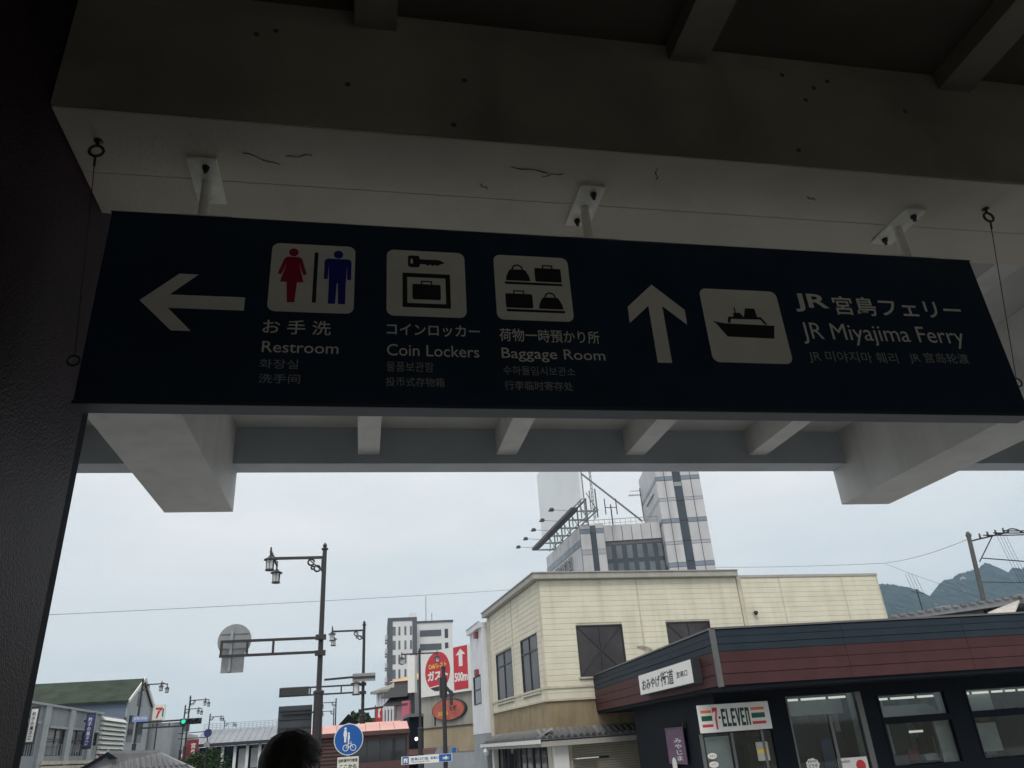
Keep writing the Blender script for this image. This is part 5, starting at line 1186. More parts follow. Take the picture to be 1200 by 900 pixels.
# arm on nearest lamp + round sign
def loc1(px, py, lamp, y=0): Y = lamp.location.y + y; p = atY(px, py, Y); return p.x - lamp.location.x, p.z - lamp.location.z, p
a = loc1(258.5, 752.3, l1, -.16); b = loc1(258.5, 769.3, l1, -.16)
truss(l1, a[0], b[1], a[1], posts=(a[0] + .04, loc1(290.5, 760, l1)[0], loc1(320.7, 760, l1)[0]))
c = loc1(275, 751, l1, .1); rs = empty('round_road_sign', (c[2].x, 25.6, 0), 0, 'back of a round grey road sign with square plate on the nearest lamp arm', 'sign')
zc = c[2].z; r_ = .5
MB().prism(disc(0, zc, r_, 40), (0, -.03, 0), UX, VZ, (0, 1, 0), .02).obj('disc_plate', m_signback, rs)
for dz in (-.22, .22): MB().box(-.42, .42, -.06, -.031, zc + dz - .02, zc + dz + .02).obj('stiffener', m_signback, rs)
p1 = atY(261, 760, 25.6); p2 = atY(285, 788, 25.6); MB().box(p1.x - c[2].x, p2.x - c[2].x, -.028, -.012, p2.z, zc - r_ * .45).obj('square_plate', m_signback, rs)
MB().box(-.12, -.04, -.10, -.061, zc - .9, zc + .3).obj('clamp', m_galv, rs)
# dark road guide board on nearest lamp
Yg = 25.75; p1 = atY(326.7, 828, Yg); p2 = atY(364.5, 859, Yg)
gbd = empty('guide_board', (p1.x, Yg, 0), 0, 'dark back of a road guide board fixed to the nearest lamp post above the person', 'sign')
w = p2.x - p1.x; MB().box(0, w, 0, .03, p2.z - .05, p1.z).obj('board', m_bluew if 0 else mat('dark_board_back', (.04, .048, .06), .6, var=.1), gbd)
for i in range(4): z = p1.z - .12 - i * .24; piece('rib', m_dark, gbd, .02, w - .02, -.03, -.001, z - .03, z)
MB().bar((w * .1, -.05, p1.z - .22), (l1.location.x - p1.x, -.05, p1.z - .22), .05, .05).obj('bracket', m_lamp, gbd)
# signals on second lamp
a = loc1(327.5, 807, l2, -.16); b = loc1(327.5, 816.5, l2, -.16)
truss(l2, a[0], b[1], a[1] - .02, posts=(a[0] + .04, loc1(400, 807, l2)[0], a[0] + 1.5))
q0 = loc1(380, 796.7, l2, .0); MB().bar((0, .0, loc1(413, 793, l2)[1]), (q0[0], .0, q0[1]), .08, .10).obj('upper_arm', m_lamp, l2)
def h_signal(name, x, y, z, label, on=None, back=False, L_=1.35, parent_rot=0):
    e = empty(name, (x, y, 0), parent_rot, label, 'traffic light', 'traffic signals hung on the lamp arms')
    MB().box(0, L_, 0, .18, z, z + .42).obj('housing', m_dark, e, bevel=.03)
    for i in range(3):
        cx_ = .24 + i * .44
        hd = MB().tube((cx_, -.22 if not back else .18, z + .21), (cx_, -.001 if not back else .42, z + .21), .17, n=14, cap=False); hd.obj('visor', m_dark, e)
        MB().prism(disc(cx_, z + .21, .145, 18), (0, -.002 if not back else .182, 0), UX, VZ, (0, -1, 0) if not back else (0, 1, 0), .01).obj('lens', (m_green_l if (on == 0 and i == 0) else m_dark if i else mat('unlit_lens', (.1, .03, .03), .3)), e)
    return e
p1 = atY(328.5, 817, 41.6); h_signal('traffic_light', p1.x, 41.62, p1.z + .02, 'dark back of a horizontal traffic signal left of the nearest lamp post', back=True)
p1 = atY(413, 799, 41.6); p2 = atY(440, 788, 41.6)
sb = empty('street_name_board', (p1.x, 41.65, 0), 0, 'dark back of a rectangular board across the second lamp post', 'sign')
MB().box(0, p2.x - p1.x, .0, .03, p1.z, p2.z).obj('board', m_signback, sb); piece('rib', m_lamp, sb, 0, p2.x - p1.x, -.04, -.001, (p1.z + p2.z) / 2 - .05, (p1.z + p2.z) / 2 + .05)
pl_ = atY(417.5, 799, 41.0); hl = empty('hanging_lantern', (pl_.x, 41.0, 0), 0, 'low lantern hung on the arm beside the second lamp post', 'lantern')
z = pl_.z; q = MB(); q.lathe([(.03, z + .05), (.1, z), (.27, z - .06), (.27, z - .1)], (0, 0, 0), 10); q.lathe([(.18, z - .62), (.2, z - .62), (.2, z - .56), (.1, z - .56)], (0, 0, 0), 8); q.bar((0, 0, z), (0, .85, z), .04, .04)
for i in range(4): q.bar((.2 * math.cos(i * math.pi / 2 + .8), .2 * math.sin(i * math.pi / 2 + .8), z - .1), (.19 * math.cos(i * math.pi / 2 + .8), .19 * math.sin(i * math.pi / 2 + .8), z - .57), .025, .025)
q.obj('frame', m_lamp, hl); MB().tube((0, 0, z - .56), (0, 0, z - .1), .15, .16, 8).obj('glass', m_lglass, hl)
# lower banner arm on second lamp
MB().bar((0, .0, loc1(430, 831.5, l2)[1]), (loc1(449, 827.5, l2)[0], .0, loc1(449, 828.5, l2)[1]), .09, .10).obj('lower_arm', m_lamp, l2)
# left lamp: signal arm
a = loc1(164, 847, l3, -.1); b = loc1(218, 843.5, l3, -.1); c = loc1(164, 853.5, l3, -.1)
q = MB(); Xn = -(b[0])  # lamp is turned half round
q.bar((0, .1, a[1]), (Xn, .1, b[1]), .1, .12); q.bar((0, .1, c[1]), (Xn, .1, loc1(218, 850.5, l3, -.1)[1]), .1, .12)
for px in (180, 199): xx = -loc1(px, 846, l3)[0]; q.bar((xx, .1, a[1] - .1), (xx, .1, c[1] + .05), .07, .07)
q.obj('signal_arm', m_lamp, l3)
p1 = atY(210.5, 849.5, 65.6); p2 = atY(231.5, 842, 65.6)
e = h_signal('traffic_light', p1.x, 65.5, p1.z, 'horizontal traffic signal showing green on the left lamp arm', on=0); e.scale = (1.14, 1.14, 1); 
p1 = atY(154.5, 846.5, 65.6); p2 = atY(174.5, 838.5, 65.6); sbn = empty('street_name_sign', (p1.x, 65.6, 0), 0, 'small pale blue street name plate on the left signal lamp post', 'sign')
MB().box(0, p2.x - p1.x, 0, .04, p1.z, p2.z).obj('plate', m_sblue2, sbn); text('lettering', '宮島口駅前', m_signw, sbn, (.12, -.001, p1.z + .14), UX, VZ, p2.x - p1.x - .24, (p2.z - p1.z) * .5, .01, .01)
# round blue sign, distant, on arm
p = atY(243.7, 859, 80); bl = empty('round_road_sign', (p.x, 80, 0), 0, 'small distant round dark blue road sign on an arm above the trees', 'sign')
rr = atY(248.4, 859, 80).x - p.x
MB().prism(disc(0, p.z, rr, 28), (0, -.04, 0), UX, VZ, (0, 1, 0), .03).obj('disc_plate', mat('dark_blue_disc', (.02, .03, .12), .5), bl); MB().tube((0, .05, 0), (0, .05, p.z), .05).obj('pole', m_lamp, bl)
MB().box(-.25, .25, -.04, -.01, p.z - 1.15, p.z - .75).obj('square_plate', m_signback, bl)
MB().bar((0, .1, p.z + .15), (-2.6, .1, p.z + .1), .07, .07).obj('arm', m_lamp, bl); MB().bar((0, .1, p.z - .35), (-2.6, .1, p.z - .35), .07, .07).obj('arm', m_lamp, bl)

# ================================================================== PEDESTRIAN AND CYCLE PATH SIGN
p = atY(408.6, 866.3, 18.5)
cy = empty('path_sign', (p.x, 18.5, 0), R_(6), 'round blue pedestrian and bicycle sign with white plate below, before the bus shelter', 'sign')
z = p.z; r_ = .315
MB().tube((0, .06, 0), (0, .06, z + .33), .03, n=10).obj('post', m_galv, cy)
MB().prism(disc(0, z, r_, 44), (0, .0, 0), UX, VZ, (0, 1, 0), .02).obj('disc_rim', m_signw, cy); fc = MB().prism(disc(0, z, r_ * .945, 44), (0, -.001, 0), UX, VZ, NM, .003).obj('blue_face', m_signb, cy)
def cp(pts, nm): MB().prism([(a, z + b) for a, b in pts], (0, -.005, 0), UX, VZ, NM, .002).obj(nm, m_signw, fc)
m_pl = m_signw
cp(disc(-.075, .215, .026, 14), 'adult_symbol'); cp([(-.10, .185), (-.05, .185), (-.035, .10), (-.05, .04), (-.055, -.06), (-.095, -.06), (-.10, .04), (-.115, .10)], 'adult_symbol')
cp(disc(.00, .12, .02, 14), 'child_symbol'); cp([(-.015, .10), (.015, .10), (.025, .03), (.012, -.02), (.01, -.10), (-.012, -.10), (-.018, -.02), (-.022, .03)], 'child_symbol')
for cx_ in (-.06, .10):
    b = MB(); torus(b, (cx_, -.006, z - .17), .058, .008, (1, 0, 0), (0, 0, 1), 20, 5); b.obj('cycle_wheel_symbol', m_signw, fc)
b = MB()
for p0, p1 in (((-.06, -.17), (-.02, -.09)), ((-.02, -.09), (.06, -.09)), ((.06, -.09), (.10, -.17)), ((-.02, -.09), (.02, -.17)), ((.02, -.17), (.06, -.09)), ((-.06, -.17), (.02, -.17)), ((.06, -.09), (.05, -.055)), ((.03, -.055), (.07, -.055))):
    b.bar((p0[0], -.007, z + p0[1]), (p1[0], -.007, z + p1[1]), .006, .009)
b.obj('cycle_frame_symbol', m_signw, fc)
pw = .225; MB().box(-pw, pw, .0, .018, z - .62, z - .345).obj('lower_plate', m_signw, cy); pf = MB().box(-pw + .012, pw - .012, -.003, -.001, z - .608, z - .357).obj('plate_face', mat('pale_cream_plate', (.62, .62, .54), .5), cy)
text('lettering', '自転車歩行者道', m_black, pf, (-.20, -.004, z - .45), UX, VZ, .40, .07, .002, .02)
text('lettering', 'ここから', m_black, pf, (-.18, -.004, z - .575), UX, VZ, .36, .085, .002, .03)

# ================================================================== FINGER SIGNS ON A DARK POLE
p = atY(519.5, 783, 27)
fg = empty('finger_post', (p.x, 27, 0), 0, 'dark post with pedestrian signal and white finger boards before the concrete wall', 'signpost')
MB().tube((0, 0, 0), (0, 0, p.z), .075, .065, 12).obj('pole', m_lamp, fg); MB().lathe([(.07, p.z), (.09, p.z + .03), (.01, p.z + .12)], (0, 0, 0), 10).obj('finial', m_lamp, fg)
zc = atY(520, 806, 27).z
MB().box(-.12, .12, .08, .36, zc - .30, zc + .36).obj('signal_back', m_dark, fg, bevel=.02); MB().bar((0, .1, zc + .1), (.34, .1, zc - .25), .06, .1).obj('signal_visor', m_dark, fg); MB().box(.2, .3, .02, .2, zc - .55, zc - .1).obj('signal_bracket', m_dark, fg)
c0 = atY(470.5, 893, 26.8); c1 = atY(530, 886, 26.8)
fx0, fx1 = c0.x - p.x, c1.x - p.x; fz = (c0.z + c1.z) / 2; fh = .115
lb = MB().box(fx0, fx1, -.16, -.12, fz - fh, fz + fh).obj('finger_board', m_signw, fg)
MB().box(fx0 + .03, fx0 + .23, -.163, -.161, fz - fh + .01, fz + fh - .01).obj('blue_field', m_signb, lb); MB().box(fx1 - .42, fx1 - .02, -.163, -.161, fz - fh + .01, fz + fh - .01).obj('blue_field', m_signb, lb)
text('lettering', '宮島口桟橋', m_signb, lb, (fx0 + .3, -.162, fz - .02), UX, VZ, .55, .085, .002, .015); text('lettering', '宮島口駅', m_signb, lb, (fx0 + .92, -.162, fz - .02), UX, VZ, .35, .085, .002, .015)
text('lettering', 'Miyajimaguchi Pier', m_black, lb, (fx0 + .3, -.162, fz - .085), UX, VZ, .6, .045, .002, 0)
MB().prism([(0, 0), (.09, .0), (.09, .05), (.16, -.02), (.09, -.09), (.09, -.04), (0, -.04)], (fx1 - .30, -.163, fz + .02), UX, VZ, NM, .003).obj('white_arrow', m_signw, lb)
b_ = MB(); b_.prism([(.0, -.07), (.045, -.07), (.045, .0), (.075, .0), (.075, -.07), (.12, -.07), (.12, .06), (.0, .06)], (fx0 + .07, -.164, fz), UX, VZ, NM, .002); b_.obj('building_symbol', m_signw, lb)
c2 = atY(516, 880.5, 27.4)
MB().hexa([(-.35, .15, c2.z - .09), (.42, .15, c2.z - .09), (.42, .19, c2.z - .09), (-.35, .19, c2.z - .09)], [(-.22, .15, c2.z + .12), (.42, .15, c2.z + .12), (.42, .19, c2.z + .12), (-.22, .19, c2.z + .12)]).obj('finger_board', m_signback, fg); MB().box(.24, .37, .145, .149, c2.z - .06, c2.z + .08).obj('blue_field', m_signb, fg)
MB().box(-.11, .11, -.165, .2, fz - .05, fz + .02).obj('clamp', m_galv, fg)

# ================================================================== PERSON
pc_ = atY(337, 862, 3.35)
HP = pc_.z
pr = empty('person', (pc_.x, 3.35, 0), R_(-38), 'person with short dark hair and glasses seen from behind, only the head in view', 'person')
m_skin = mat('skin', (.42, .26, .19), .5, var=.06, scale=30); m_hair = mat('dark_hair', (.022, .017, .015), .62, var=.5, scale=90, spec=.3); m_shirt = mat('navy_shirt', (.03, .035, .06), .85, var=.08, bump=.2, bscale=200); m_trou = mat('dark_trousers', (.04, .04, .045), .85); m_shoe = mat('black_shoe', (.02, .02, .02), .5)
sH = HP / 1.70
def skin(name, m, verts, edges, radii, root, sub=2):
    me = bpy.data.meshes.new(name); me.from_pydata([tuple(Vector(v) * sH) for v in verts], edges, []); me.materials.append(m)
    o = bpy.data.objects.new(name, me); COL.objects.link(o); o.parent = pr
    o.modifiers.new('skin', 'SKIN'); me.skin_vertices  # layer made by the modifier
    for i, r in enumerate(radii):
        sv = me.skin_vertices[0].data[i]; sv.radius = ((r[0], r[1]) if isinstance(r, tuple) else (r, r)); sv.radius = (sv.radius[0] * sH, sv.radius[1] * sH); sv.use_root = (i == root)
    s_ = o.modifiers.new('sub', 'SUBSURF'); s_.levels = sub; s_.render_levels = sub
    return o
# faces +y locally
bv = [(0, 0, .95), (0, .01, 1.10), (0, .005, 1.27), (0, 0, 1.38), (0, .005, 1.45), (0, .02, 1.52)]
be = [(0, 1), (1, 2), (2, 3), (3, 4), (4, 5)]; br = [(.15, .11), (.14, .10), (.16, .11), (.12, .09), (.058, .058), (.055, .06)]
for s in (-1, 1):
    n = len(bv); bv += [(s * .17, 0, 1.39), (s * .215, -.02, 1.13), (s * .21, .06, .90), (s * .205, .085, .83)]; be += [(3, n), (n, n + 1), (n + 1, n + 2), (n + 2, n + 3)]; br += [.062, .045, .030, (.02, .036)]
    h = n + 3
    for k, (dx, dl_, rr_) in enumerate(((-.03, .075, .0085), (-.01, .085, .009), (.01, .08, .0085), (.028, .062, .0075))):
        m_ = len(bv); bv += [(s * (.205 + dx * .3), .085 + dx, .80), (s * .20, .095 + dx, .80 - dl_ * .55), (s * .19, .10 + dx, .80 - dl_)]; be += [(h, m_), (m_, m_ + 1), (m_ + 1, m_ + 2)]; br += [.010, rr_, rr_ * .8]
    m_ = len(bv); bv += [(s * .185, .125, .815), (s * .178, .145, .785)]; be += [(h, m_), (m_, m_ + 1)]; br += [.011, .009]
    n = len(bv); bv += [(s * .095, 0, .88), (s * .10, .015, .49), (s * .105, -.02, .10), (s * .108, .0, .055), (s * .112, .14, .03)]; be += [(0, n), (n, n + 1), (n + 1, n + 2), (n + 2, n + 3), (n + 3, n + 4)]; br += [.088, .058, .038, .04, (.04, .025)]
skin('body', m_shirt, bv, be, br, 0, 1)
# head: shaped lathe with face features
def headmesh(grow=0., hair=False):
    vs = []; fs = []; nu, nv = 32, 22
    for j in range(nv + 1):
        v = math.pi * j / nv
        for i in range(nu):
            u = 2 * math.pi * i / nu; x = math.sin(v) * math.sin(u); y = math.sin(v) * math.cos(u); z_ = math.cos(v)
            rx, ry, rz = .077, .096, .118
            X, Y, Z = x * rx, y * ry, z_ * rz
            if z_ < 0: X *= 1 - .28 * (-z_) ** 1.5; Y *= 1 - .12 * (-z_); Y += .012 * (-z_)
            if not hair:
                front = max(0, y) ** 6
                Y += front * (.020 * math.exp(-((z_ + .12) / .13) ** 2) * math.exp(-(x / .12) ** 2) - .010 * math.exp(-((z_ - .12) / .10) ** 2) * math.exp(-((abs(x) - .35) / .18) ** 2) + .006 * math.exp(-((z_ + .5) / .10) ** 2) * math.exp(-(x / .25) ** 2))
            if y < 0: Y -= .006 * math.sin(v)
            g = grow
            if hair: g += .0035 * math.sin(u * 9 + v * 7) * math.sin(v * 5 + u * 3) + .002 * random.random()
            k = 1 + g / .1
            if hair: q_ = 1.10 + .16 * max(0, z_) ** 1.5 * (1 if z_ < .95 else 1); X *= q_; Y *= q_
            vs.append((X * k, Y * k, Z * k))
    for j in range(nv):
        for i in range(nu): fs.append((j * nu + i, j * nu + (i + 1) % nu, (j + 1) * nu + (i + 1) % nu, (j + 1) * nu + i))
    return vs, fs, nu, nv
ctr = Vector((0, .03, 1.575)) * sH
vs, fs, nu, nv = headmesh(); hd = MB().add([Vector(v) * sH for v in vs], [tuple(reversed(f)) for f in fs]).obj('head', m_skin, pr, smooth=True, loc=ctr)
for s in (-1, 1):
    er = MB(); er.add([Vector((s * (.074 + .012 * math.cos(t) * (1 if k else .3) + (.01 if k else 0)), -.002 + .018 * math.cos(t) - .004 * k, .0 + .032 * math.sin(t))) * sH for k in (0, 1) for t in [2 * math.pi * i / 14 for i in range(14)]], [tuple(range(14)), tuple(range(27, 13, -1))] + [(i, (i + 1) % 14, 14 + (i + 1) % 14, 14 + i) for i in range(14)])
    er.obj('ear', m_skin, hd, smooth=True); MB().tube(Vector((s * .03, .082, .012)) * sH, Vector((s * .03, .090, .012)) * sH, .011, .006, 10).obj('eye', m_signw, hd)
MB().box(-.022, .022, .088, .094, -.066, -.060).obj('mouth', m_red, hd)
gl = MB()
for s in (-1, 1): torus(gl, Vector((s * .033, .100, .010)), .024, .0018, (1, 0, 0), (0, 0, 1), 16, 5); gl.bar((s * .057, .100, .014), (s * .080, .02, .014), .003, .004); gl.bar((s * .080, .02, .014), (s * .083, -.02, .004), .003, .004)
gl.bar((-.009, .102, .014), (.009, .102, .014), .003, .003); gl.obj('glasses', m_dark, hd)
vs, fs, nu, nv = headmesh(.012, True); keep = []
for f in fs:
    c = sum((Vector(vs[i]) for i in f), Vector()) / 4
    if c.y > .045 and c.z < .062: continue
    if c.z < -.055 and c.y > -.02: continue
    if c.z < -.085: continue
    if abs(c.x) > .06 and c.y > -.03 and c.z < .015: continue
    keep.append(tuple(reversed(f)))
hr = MB().add([Vector(v) * sH for v in vs], keep).obj('hair', m_hair, hd, smooth=True)
so_ = hr.modifiers.new('solid', 'SOLIDIFY'); so_.thickness = .012
stn = MB(); random.seed(3)
for k in range(2600):
    th = random.uniform(0, 2 * math.pi); ph = math.acos(random.uniform(-.55, 1)); d = Vector((math.sin(ph) * math.sin(th), math.sin(ph) * math.cos(th), math.cos(ph)))
    if d.y > .35 and d.z < .45: continue
    if d.z < -.2 and d.y > -.1: continue
    if abs(d.x) > .5 and d.y > -.35 and d.z < .12: continue
    q_ = 1.10 + .16 * max(0, d.z) ** 1.5; p0 = Vector((d.x * .088 * q_, d.y * .110 * q_, d.z * .130)); fall = Vector((d.x * .25 + random.gauss(0, .35), d.y * .25 + random.gauss(0, .35), -.9 * (1 - abs(d.z)) + random.gauss(0, .15))).normalized()
    ln_ = random.uniform(.02, .045); p1 = p0 + fall * ln_ * .6 + d * .007; p2 = p0 + fall * ln_ + d * random.uniform(.001, .008)
    sd_ = fall.cross(d).normalized() * .0016
    stn.add([(p0 - sd_) * sH, (p0 + sd_) * sH, (p1 + sd_ * .8) * sH, (p1 - sd_ * .8) * sH, p2 * sH], [(0, 1, 2, 3), (3, 2, 4)])
tag(stn.obj('hair_strand', m_hair, hd), kind='stuff')

# ================================================================== RIGHT: TILED ROOF HOUSE, UTILITY POLE, WIRES
RT = atY(1195, 699.5, 44)
rh = empty('tiled_roof_house', (RT.x, 44, 0), 0, 'house roof with pale tiled verge and rooftop boxes rising behind the souvenir shop', 'house')
pA = atY(1128, 722, 43) - Vector((RT.x, 44, 0)); zt_ = RT.z
lx = atY(1043, 722.5, 44).x - RT.x; lz_ = atY(1043, 723.5, 44).z
MB().box(lx, 10, .5, 8, 0, lz_ - .3).obj('wall', m_greyw, rh)
MB().hexa([(lx, 0, lz_ - .25), (0, 0, zt_ - .4), (0, 6, zt_ - .4), (lx, 6, lz_ - .25)], [(lx, 0, lz_), (0, 0, zt_), (0, 6, zt_), (lx, 6, lz_)]).obj('roof', m_tile, rh)
MB().hexa([(0.01, 0, zt_ - .4), (8, 0, zt_ - 3), (8, 6, zt_ - 3), (0.01, 6, zt_ - .4)], [(0.01, 0, zt_), (8, 0, zt_ - 2.6), (8, 6, zt_ - 2.6), (0.01, 6, zt_)]).obj('roof', m_tile, rh)
MB().hexa([(-2.9, -1.4, zt_ - 2.1), (-.25, -.1, zt_ - .35), (-.22, .0, zt_ - .33), (-2.9, -.1, zt_ - 1.0)], [(-2.9, -1.4, zt_ - 2.0), (-.2, -.1, zt_ - .22), (-.2, .0, zt_ - .2), (-2.9, -.1, zt_ - .9)]).obj('pale_roof_slope', m_signw if 0 else mat('pale_roof_tile', (.5, .47, .44), .7, var=.15, scale=3), rh)
for i in range(16):
    t = i / 15; x = lx + (0 - lx) * t; piece('ridge_tile', m_tile, rh, x, x + .42, -.12, .12, lz_ + (zt_ - lz_) * t, lz_ + (zt_ - lz_) * t + .14)
MB().tube((0, -.3, zt_ + .02), (0, .3, zt_ + .02), .16, n=10).obj('ridge_end', m_tile, rh)
a = atY(1106, 719, 46) - Vector((RT.x, 44, 0)); b = atY(1150, 708, 46) - Vector((RT.x, 44, 0))
MB().box(a.x, b.x, 2, 4, a.z - 1, b.z).obj('roof_box', m_greyp, rh); MB().box(a.x + .25, a.x + .5, 1.9, 1.999, b.z - .45, b.z - .1).obj('vent', m_dark, rh)
a = atY(1082, 718, 44.5) - Vector((RT.x, 44, 0)); b = atY(1080, 690, 44.5) - Vector((RT.x, 44, 0))
an2 = empty('tv_antenna', (RT.x + a.x, 44.5, 0), 0, 'thin television antenna on the far roof before the hills', 'antenna')
MB().tube((0, 0, a.z - .4), (0, 0, b.z), .04).obj('mast', m_dark, an2)
for i, (dx, l0) in enumerate(((-.4, 1.0), (-.18, 1.1), (.06, 1.0), (.32, .9))): MB().tube((dx + .1, 0, b.z - .2), (dx - .1, 0, b.z + l0), .016, n=4).obj('rod', m_signback, an2)
MB().bar((-.4, 0, b.z - .15), (.45, 0, b.z - .3), .04, .04).obj('boom', m_dark, an2)
up = atY(1134.5, 626, 46); ub = atY(1153, 705, 46)
ut = empty('utility_pole', (ub.x, 46, 0), 0, 'concrete utility pole with insulators and bundled cables at the right above the roof', 'utility pole')
lean = (up.x - ub.x) / (up.z - ub.z)
MB().tube((-lean * ub.z * 1.0, 0, 0), (up.x - ub.x, 0, up.z), .20, .14, 12).obj('pole', m_wood, ut)
t0 = Vector((up.x - ub.x, 0, up.z - .15))
MB().lathe([(.17, -.05), (.19, .1), (.1, .3), (.03, .34)], t0, 8).obj('cap', m_wood, ut)
MB().bar(t0 + Vector((0, 0, -.35)), t0 + Vector((3.4, 0, .25)), .1, .1).obj('crossarm', m_lamp, ut); MB().bar(t0 + Vector((.2, 0, -1.8)), t0 + Vector((1.9, 0, -.05)), .06, .06).obj('stay_arm', m_lamp, ut)
for i in range(4): c_ = t0 + Vector((.9 + i * .7, 0, -.12 + i * .12)); MB().lathe([(.03, -.05), (.10, 0), (.04, .08), (.10, .12), (.04, .2), (.07, .27), (.02, .32)], c_, 8).obj('insulator', m_lamp, ut)
random.seed(9)
for i in range(4):
    c_ = t0 + Vector((2.3 + i * .25, 0, .1)); MB().path([c_, c_ + Vector((.25, 0, -1.6)), c_ + Vector((.62, 0, -3.4))], .010, 4).obj('drop_wire', m_wire, ut)
def cable(name, pts_, r, label, group=None, sag=0., n=14, parent=None):
    a, b = Vector(pts_[0]), Vector(pts_[1]); P = []
    for i in range(n + 1):
        t = i / n; q = a.lerp(b, t); q.z -= sag * 4 * t * (1 - t); P.append(q)
    o = MB().path(P, r, 5).obj(name, m_wire); tag(o, label, 'cable', group); return o
T0 = up + Vector((0, 0, -.3))
cable('overhead_cable', (T0, atY(1036, 660, 60)), .015, 'overhead cable sloping down left from the utility pole top to a joint', sag=.25)
cable('overhead_cable', (atY(1036, 660, 60), atY(780, 664, 85)), .016, 'faint overhead cable running left from the joint behind the grey tower', sag=.2)
cable('overhead_cable', (atY(1036, 660, 60), up + Vector((.5, 0, -4.8))), .011, 'lower faint cable between the pole and the joint over the cream building', sag=.1)
for i in range(3): cable('overhead_cable', (up + Vector((1.2 + .9 * i, 0, -.1 + .15 * i)), up + Vector((14, -4 + i, .4 + i * .35))), .045, ('upper', 'middle', 'lowest')[2 - i] + ' of the three thick bundled cables leaving the pole to the right', 'bundled cables at the utility pole', sag=.5)
tw = MB(); a = up + Vector((3.2, -.2, .2)); b = up + Vector((13, -3.5, -.4))
pp = [a.lerp(b, i / 60) + Vector((0, .1 * math.cos(i * .9), .12 * math.sin(i * .9) - .9 * 4 * (i / 60) * (1 - i / 60) * .4)) for i in range(61)]
tag(tw.path(pp, .05, 4).obj('twisted_cable', m_wire), 'twisted spiral wrapped cable leaving the utility pole to the right', 'cable', 'bundled cables at the utility pole')
cable('overhead_cable', (atY(1150, 654, 46), atY(1215, 659, 42)), .04, 'single cable lower on the pole running to the right edge')
cable('overhead_cable', (atY(1150, 682, 50), atY(1215, 683, 50)), .03, 'cable crossing in front of the hills at the right edge')
cable('overhead_cable', (atY(-40, 725, 40), atY(760, 680, 60)), .011, 'long thin cable crossing the open sky from the column to the billboard', sag=.15, n=24)

# ================================================================== TREES
def tree(loc, h, rx, m, name, label, n=900, leaf=.22, conifer=False, group=None):
    t = empty(name, loc, random.uniform(0, 6), label, 'tree', group)
    q = MB(); q.tube((0, 0, 0), (0, 0, h * .55), .16, .09, 8)
    tips = []
    for i in range(7):
        a = i * 2.4; z0_ = h * (.25 + .04 * i); p1 = Vector((math.cos(a) * rx * .6, math.sin(a) * rx * .6, h * (.45 + .06 * i))); q.tube((0, 0, z0_), p1, .06, .025, 5); tips.append(p1)
    tips.append(Vector((0, 0, h * .85)))
    q.obj('trunk', m_bark, t); c = MB()
    cl = [(tp + Vector((random.uniform(-.3, .3) * rx, random.uniform(-.3, .3) * rx, random.uniform(-.1, .15) * h)), random.uniform(.28, .5) * rx) for tp in tips for _ in range(2)]
    for k in range(n):
        if conifer:
            zz = random.random() ** .8; r = rx * (1 - zz) * random.uniform(.5, 1.05) + .03; a = random.uniform(0, 6.28); p = Vector((r * math.cos(a), r * math.sin(a), h * (.15 + .87 * zz)))
        else:
            cc_, cr_ = random.choice(cl); d = Vector((random.gauss(0, 1), random.gauss(0, 1), random.gauss(0, .8))).normalized() * cr_ * random.uniform(.5, 1.1); p = cc_ + d
        u = Vector((random.gauss(0, 1), random.gauss(0, 1), random.gauss(0, .6))).normalized(); v = u.orthogonal().normalized(); s = leaf * random.uniform(.6, 1.3)
        c.add([p - u * s, p + v * s * .45, p + u * s, p - v * s * .45], [(0, 1, 2, 3)])
    c.obj('crown', m, t); return t
random.seed(21)
TG = 'small street trees before the terminal'
tree((atY(233, 890, 104).x, 104, 0), atY(233, 889, 104).z, 2.0, m_leaf2, 'street_tree', 'rounded green street tree at the foot of the red banner', 900, .25, group=TG)
tree((atY(245, 886, 103).x, 103, 0), atY(247, 882, 103).z, 1.9, m_leaf2, 'street_tree', 'tallest green street tree, below the small round blue sign', 900, .25, group=TG)
tree((atY(222, 893, 102).x, 102, 0), atY(222, 892, 102).z, 1.5, m_leaf2, 'street_tree', 'lowest green street tree left of the red banner foot', 700, .25, group=TG)
p = atY(422, 838, 95); tree((p.x, 95, 0), p.z, 2.0, m_leaf, 'dark_tree', 'dark evergreen tree behind the bus shelter, left of the small red flag', 1500, .35)
p = atY(434, 837, 90); tree((p.x, 90, 0), p.z, 1.8, m_leaf, 'dark_tree', 'dark bushy tree directly beside the small red flag', 1500, .3)
tree((GX + 1.0, L_(83, 898)[0] + 50, 0), L_(84, 896)[1], .7, m_leaf2, 'street_tree', 'small bright green shrub tree in front of the grey shop', 400, .12)

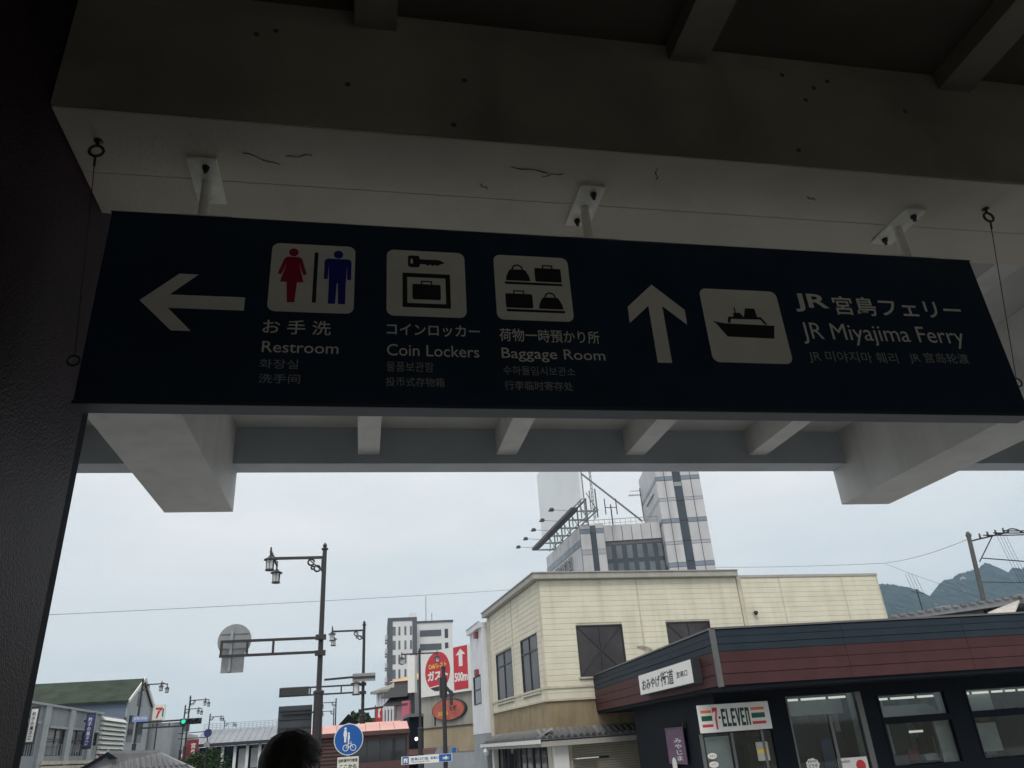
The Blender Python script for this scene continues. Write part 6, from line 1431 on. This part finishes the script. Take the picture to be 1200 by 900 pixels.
# ================================================================== HILLS
def hills():
    from mathutils import noise
    prof = [(-400, .02), (150, .05), (380, .09), (640, .12), (800, .135), (900, .150), (980, .165), (1027.5, 687), (1040, 685.3), (1053, 686), (1071, 691), (1081, 697), (1087, 699), (1092.4, 697.8), (1099.6, 687), (1107, 681), (1113.8, 678), (1124, 674), (1131.6, 671), (1142, 667.6), (1154.7, 661.5), (1165, 664), (1177.8, 672), (1183, 671), (1188, 666.7), (1200, 665), (1240, 655), (1290, 662), (1340, 690)]
    X, Hh = [], []
    D0 = 2600
    for px, v in prof:
        if v > 1: p = atY(px, v, D0); X.append(p.x); Hh.append(p.z)
        elif px >= 800: p = atY(px, 690, D0); X.append(p.x); Hh.append(D0 * v)
    # falls to the plain on the left before it could show beside the cream building
    X = [X[0] - 700, X[0] - 350] + X + [X[-1] + 900, X[-1] + 2600]; Hh = [0, Hh[0] * .6] + Hh + [300, 0]
    def ridge(x):
        if x <= X[0] or x >= X[-1]: return 0
        for i in range(len(X) - 1):
            if X[i] <= x <= X[i + 1]: t = (x - X[i]) / (X[i + 1] - X[i]); p0 = Hh[max(0, i - 1)]; p1, p2 = Hh[i], Hh[i + 1]; p3 = Hh[min(len(Hh) - 1, i + 2)]; return p1 + .5 * t * (p2 - p0 + t * (2 * p0 - 5 * p1 + 4 * p2 - p3 + t * (3 * (p1 - p2) + p3 - p0))) if 3 < i < len(X) - 4 else p1 + (p2 - p1) * t
    nx, ny = 1000, 70; xs = [X[0] + (X[-1] - X[0]) * i / nx for i in range(nx + 1)]
    V, F_ = [], []
    for j in range(ny + 1):
        y = 1500 + 2200 * j / ny
        for x in xs:
            t = (y - D0) / (1100 if y < D0 else 1100); prof_ = max(0, 1 - abs(t)) ** 1.15
            xr = x * D0 / y if y < D0 else x
            n_ = noise.fractal(Vector((x * .004, y * .004, 0)), 1, 2, 5) * 38 * (1 - prof_) * (prof_ > 0)
            r_ = ridge(xr * .35 + x * .65) * prof_
            jag = 9 * noise.noise(Vector((x * .022, y * .022, 3))) + 5 * noise.noise(Vector((x * .06, y * .06, 9))) + random.uniform(-4, 6)
            z = r_ + n_ + (jag if r_ > 20 else 0)
            V.append((x, y, max(z, -2) if r_ > 0 else -2))
    for j in range(ny):
        for i in range(nx): a = j * (nx + 1) + i; F_.append((a, a + 1, a + nx + 2, a + nx + 1))
    mh = mat('wooded_hillside', (.013, .027, .022), .95, var=.8, scale=.045, bump=.6, bscale=.05)
    t = mh.node_tree; N = t.nodes; p = N['Principled BSDF']; g = N.new('ShaderNodeNewGeometry'); nn = N.new('ShaderNodeTexNoise'); nn.inputs['Scale'].default_value = .022; nn.inputs['Detail'].default_value = 8; t.links.new(g.outputs['Position'], nn.inputs['Vector'])
    rr_ = N.new('ShaderNodeMapRange'); rr_.inputs[1].default_value = .67; rr_.inputs[2].default_value = .71; t.links.new(nn.outputs['Fac'], rr_.inputs[0]); mxx = N.new('ShaderNodeMixRGB'); src = p.inputs['Base Color'].links[0].from_socket
    t.links.new(rr_.outputs[0], mxx.inputs[0]); t.links.new(src, mxx.inputs[1]); mxx.inputs[2].default_value = (.36, .33, .29, 1); t.links.new(mxx.outputs[0], p.inputs['Base Color'])
    b = MB(); b.v = V; b.f = F_; o = b.obj('hills', mh); tag(o, kind='structure')
hills()

# ================================================================== HAZE
hz_ = MB().box(-5500, 6500, -600, 4200, -1.2, 760).obj('haze', None)
mh = bpy.data.materials.new('haze_air'); mh.use_nodes = True; t = mh.node_tree; t.nodes.clear(); o = t.nodes.new('ShaderNodeOutputMaterial'); v = t.nodes.new('ShaderNodeVolumePrincipled')
v.inputs['Density'].default_value = .00012; v.inputs['Color'].default_value = (.52, .76, 1, 1); v.inputs['Anisotropy'].default_value = 0
t.links.new(v.outputs[0], o.inputs['Volume']); hz_.data.materials.append(mh); tag(hz_, kind='stuff')
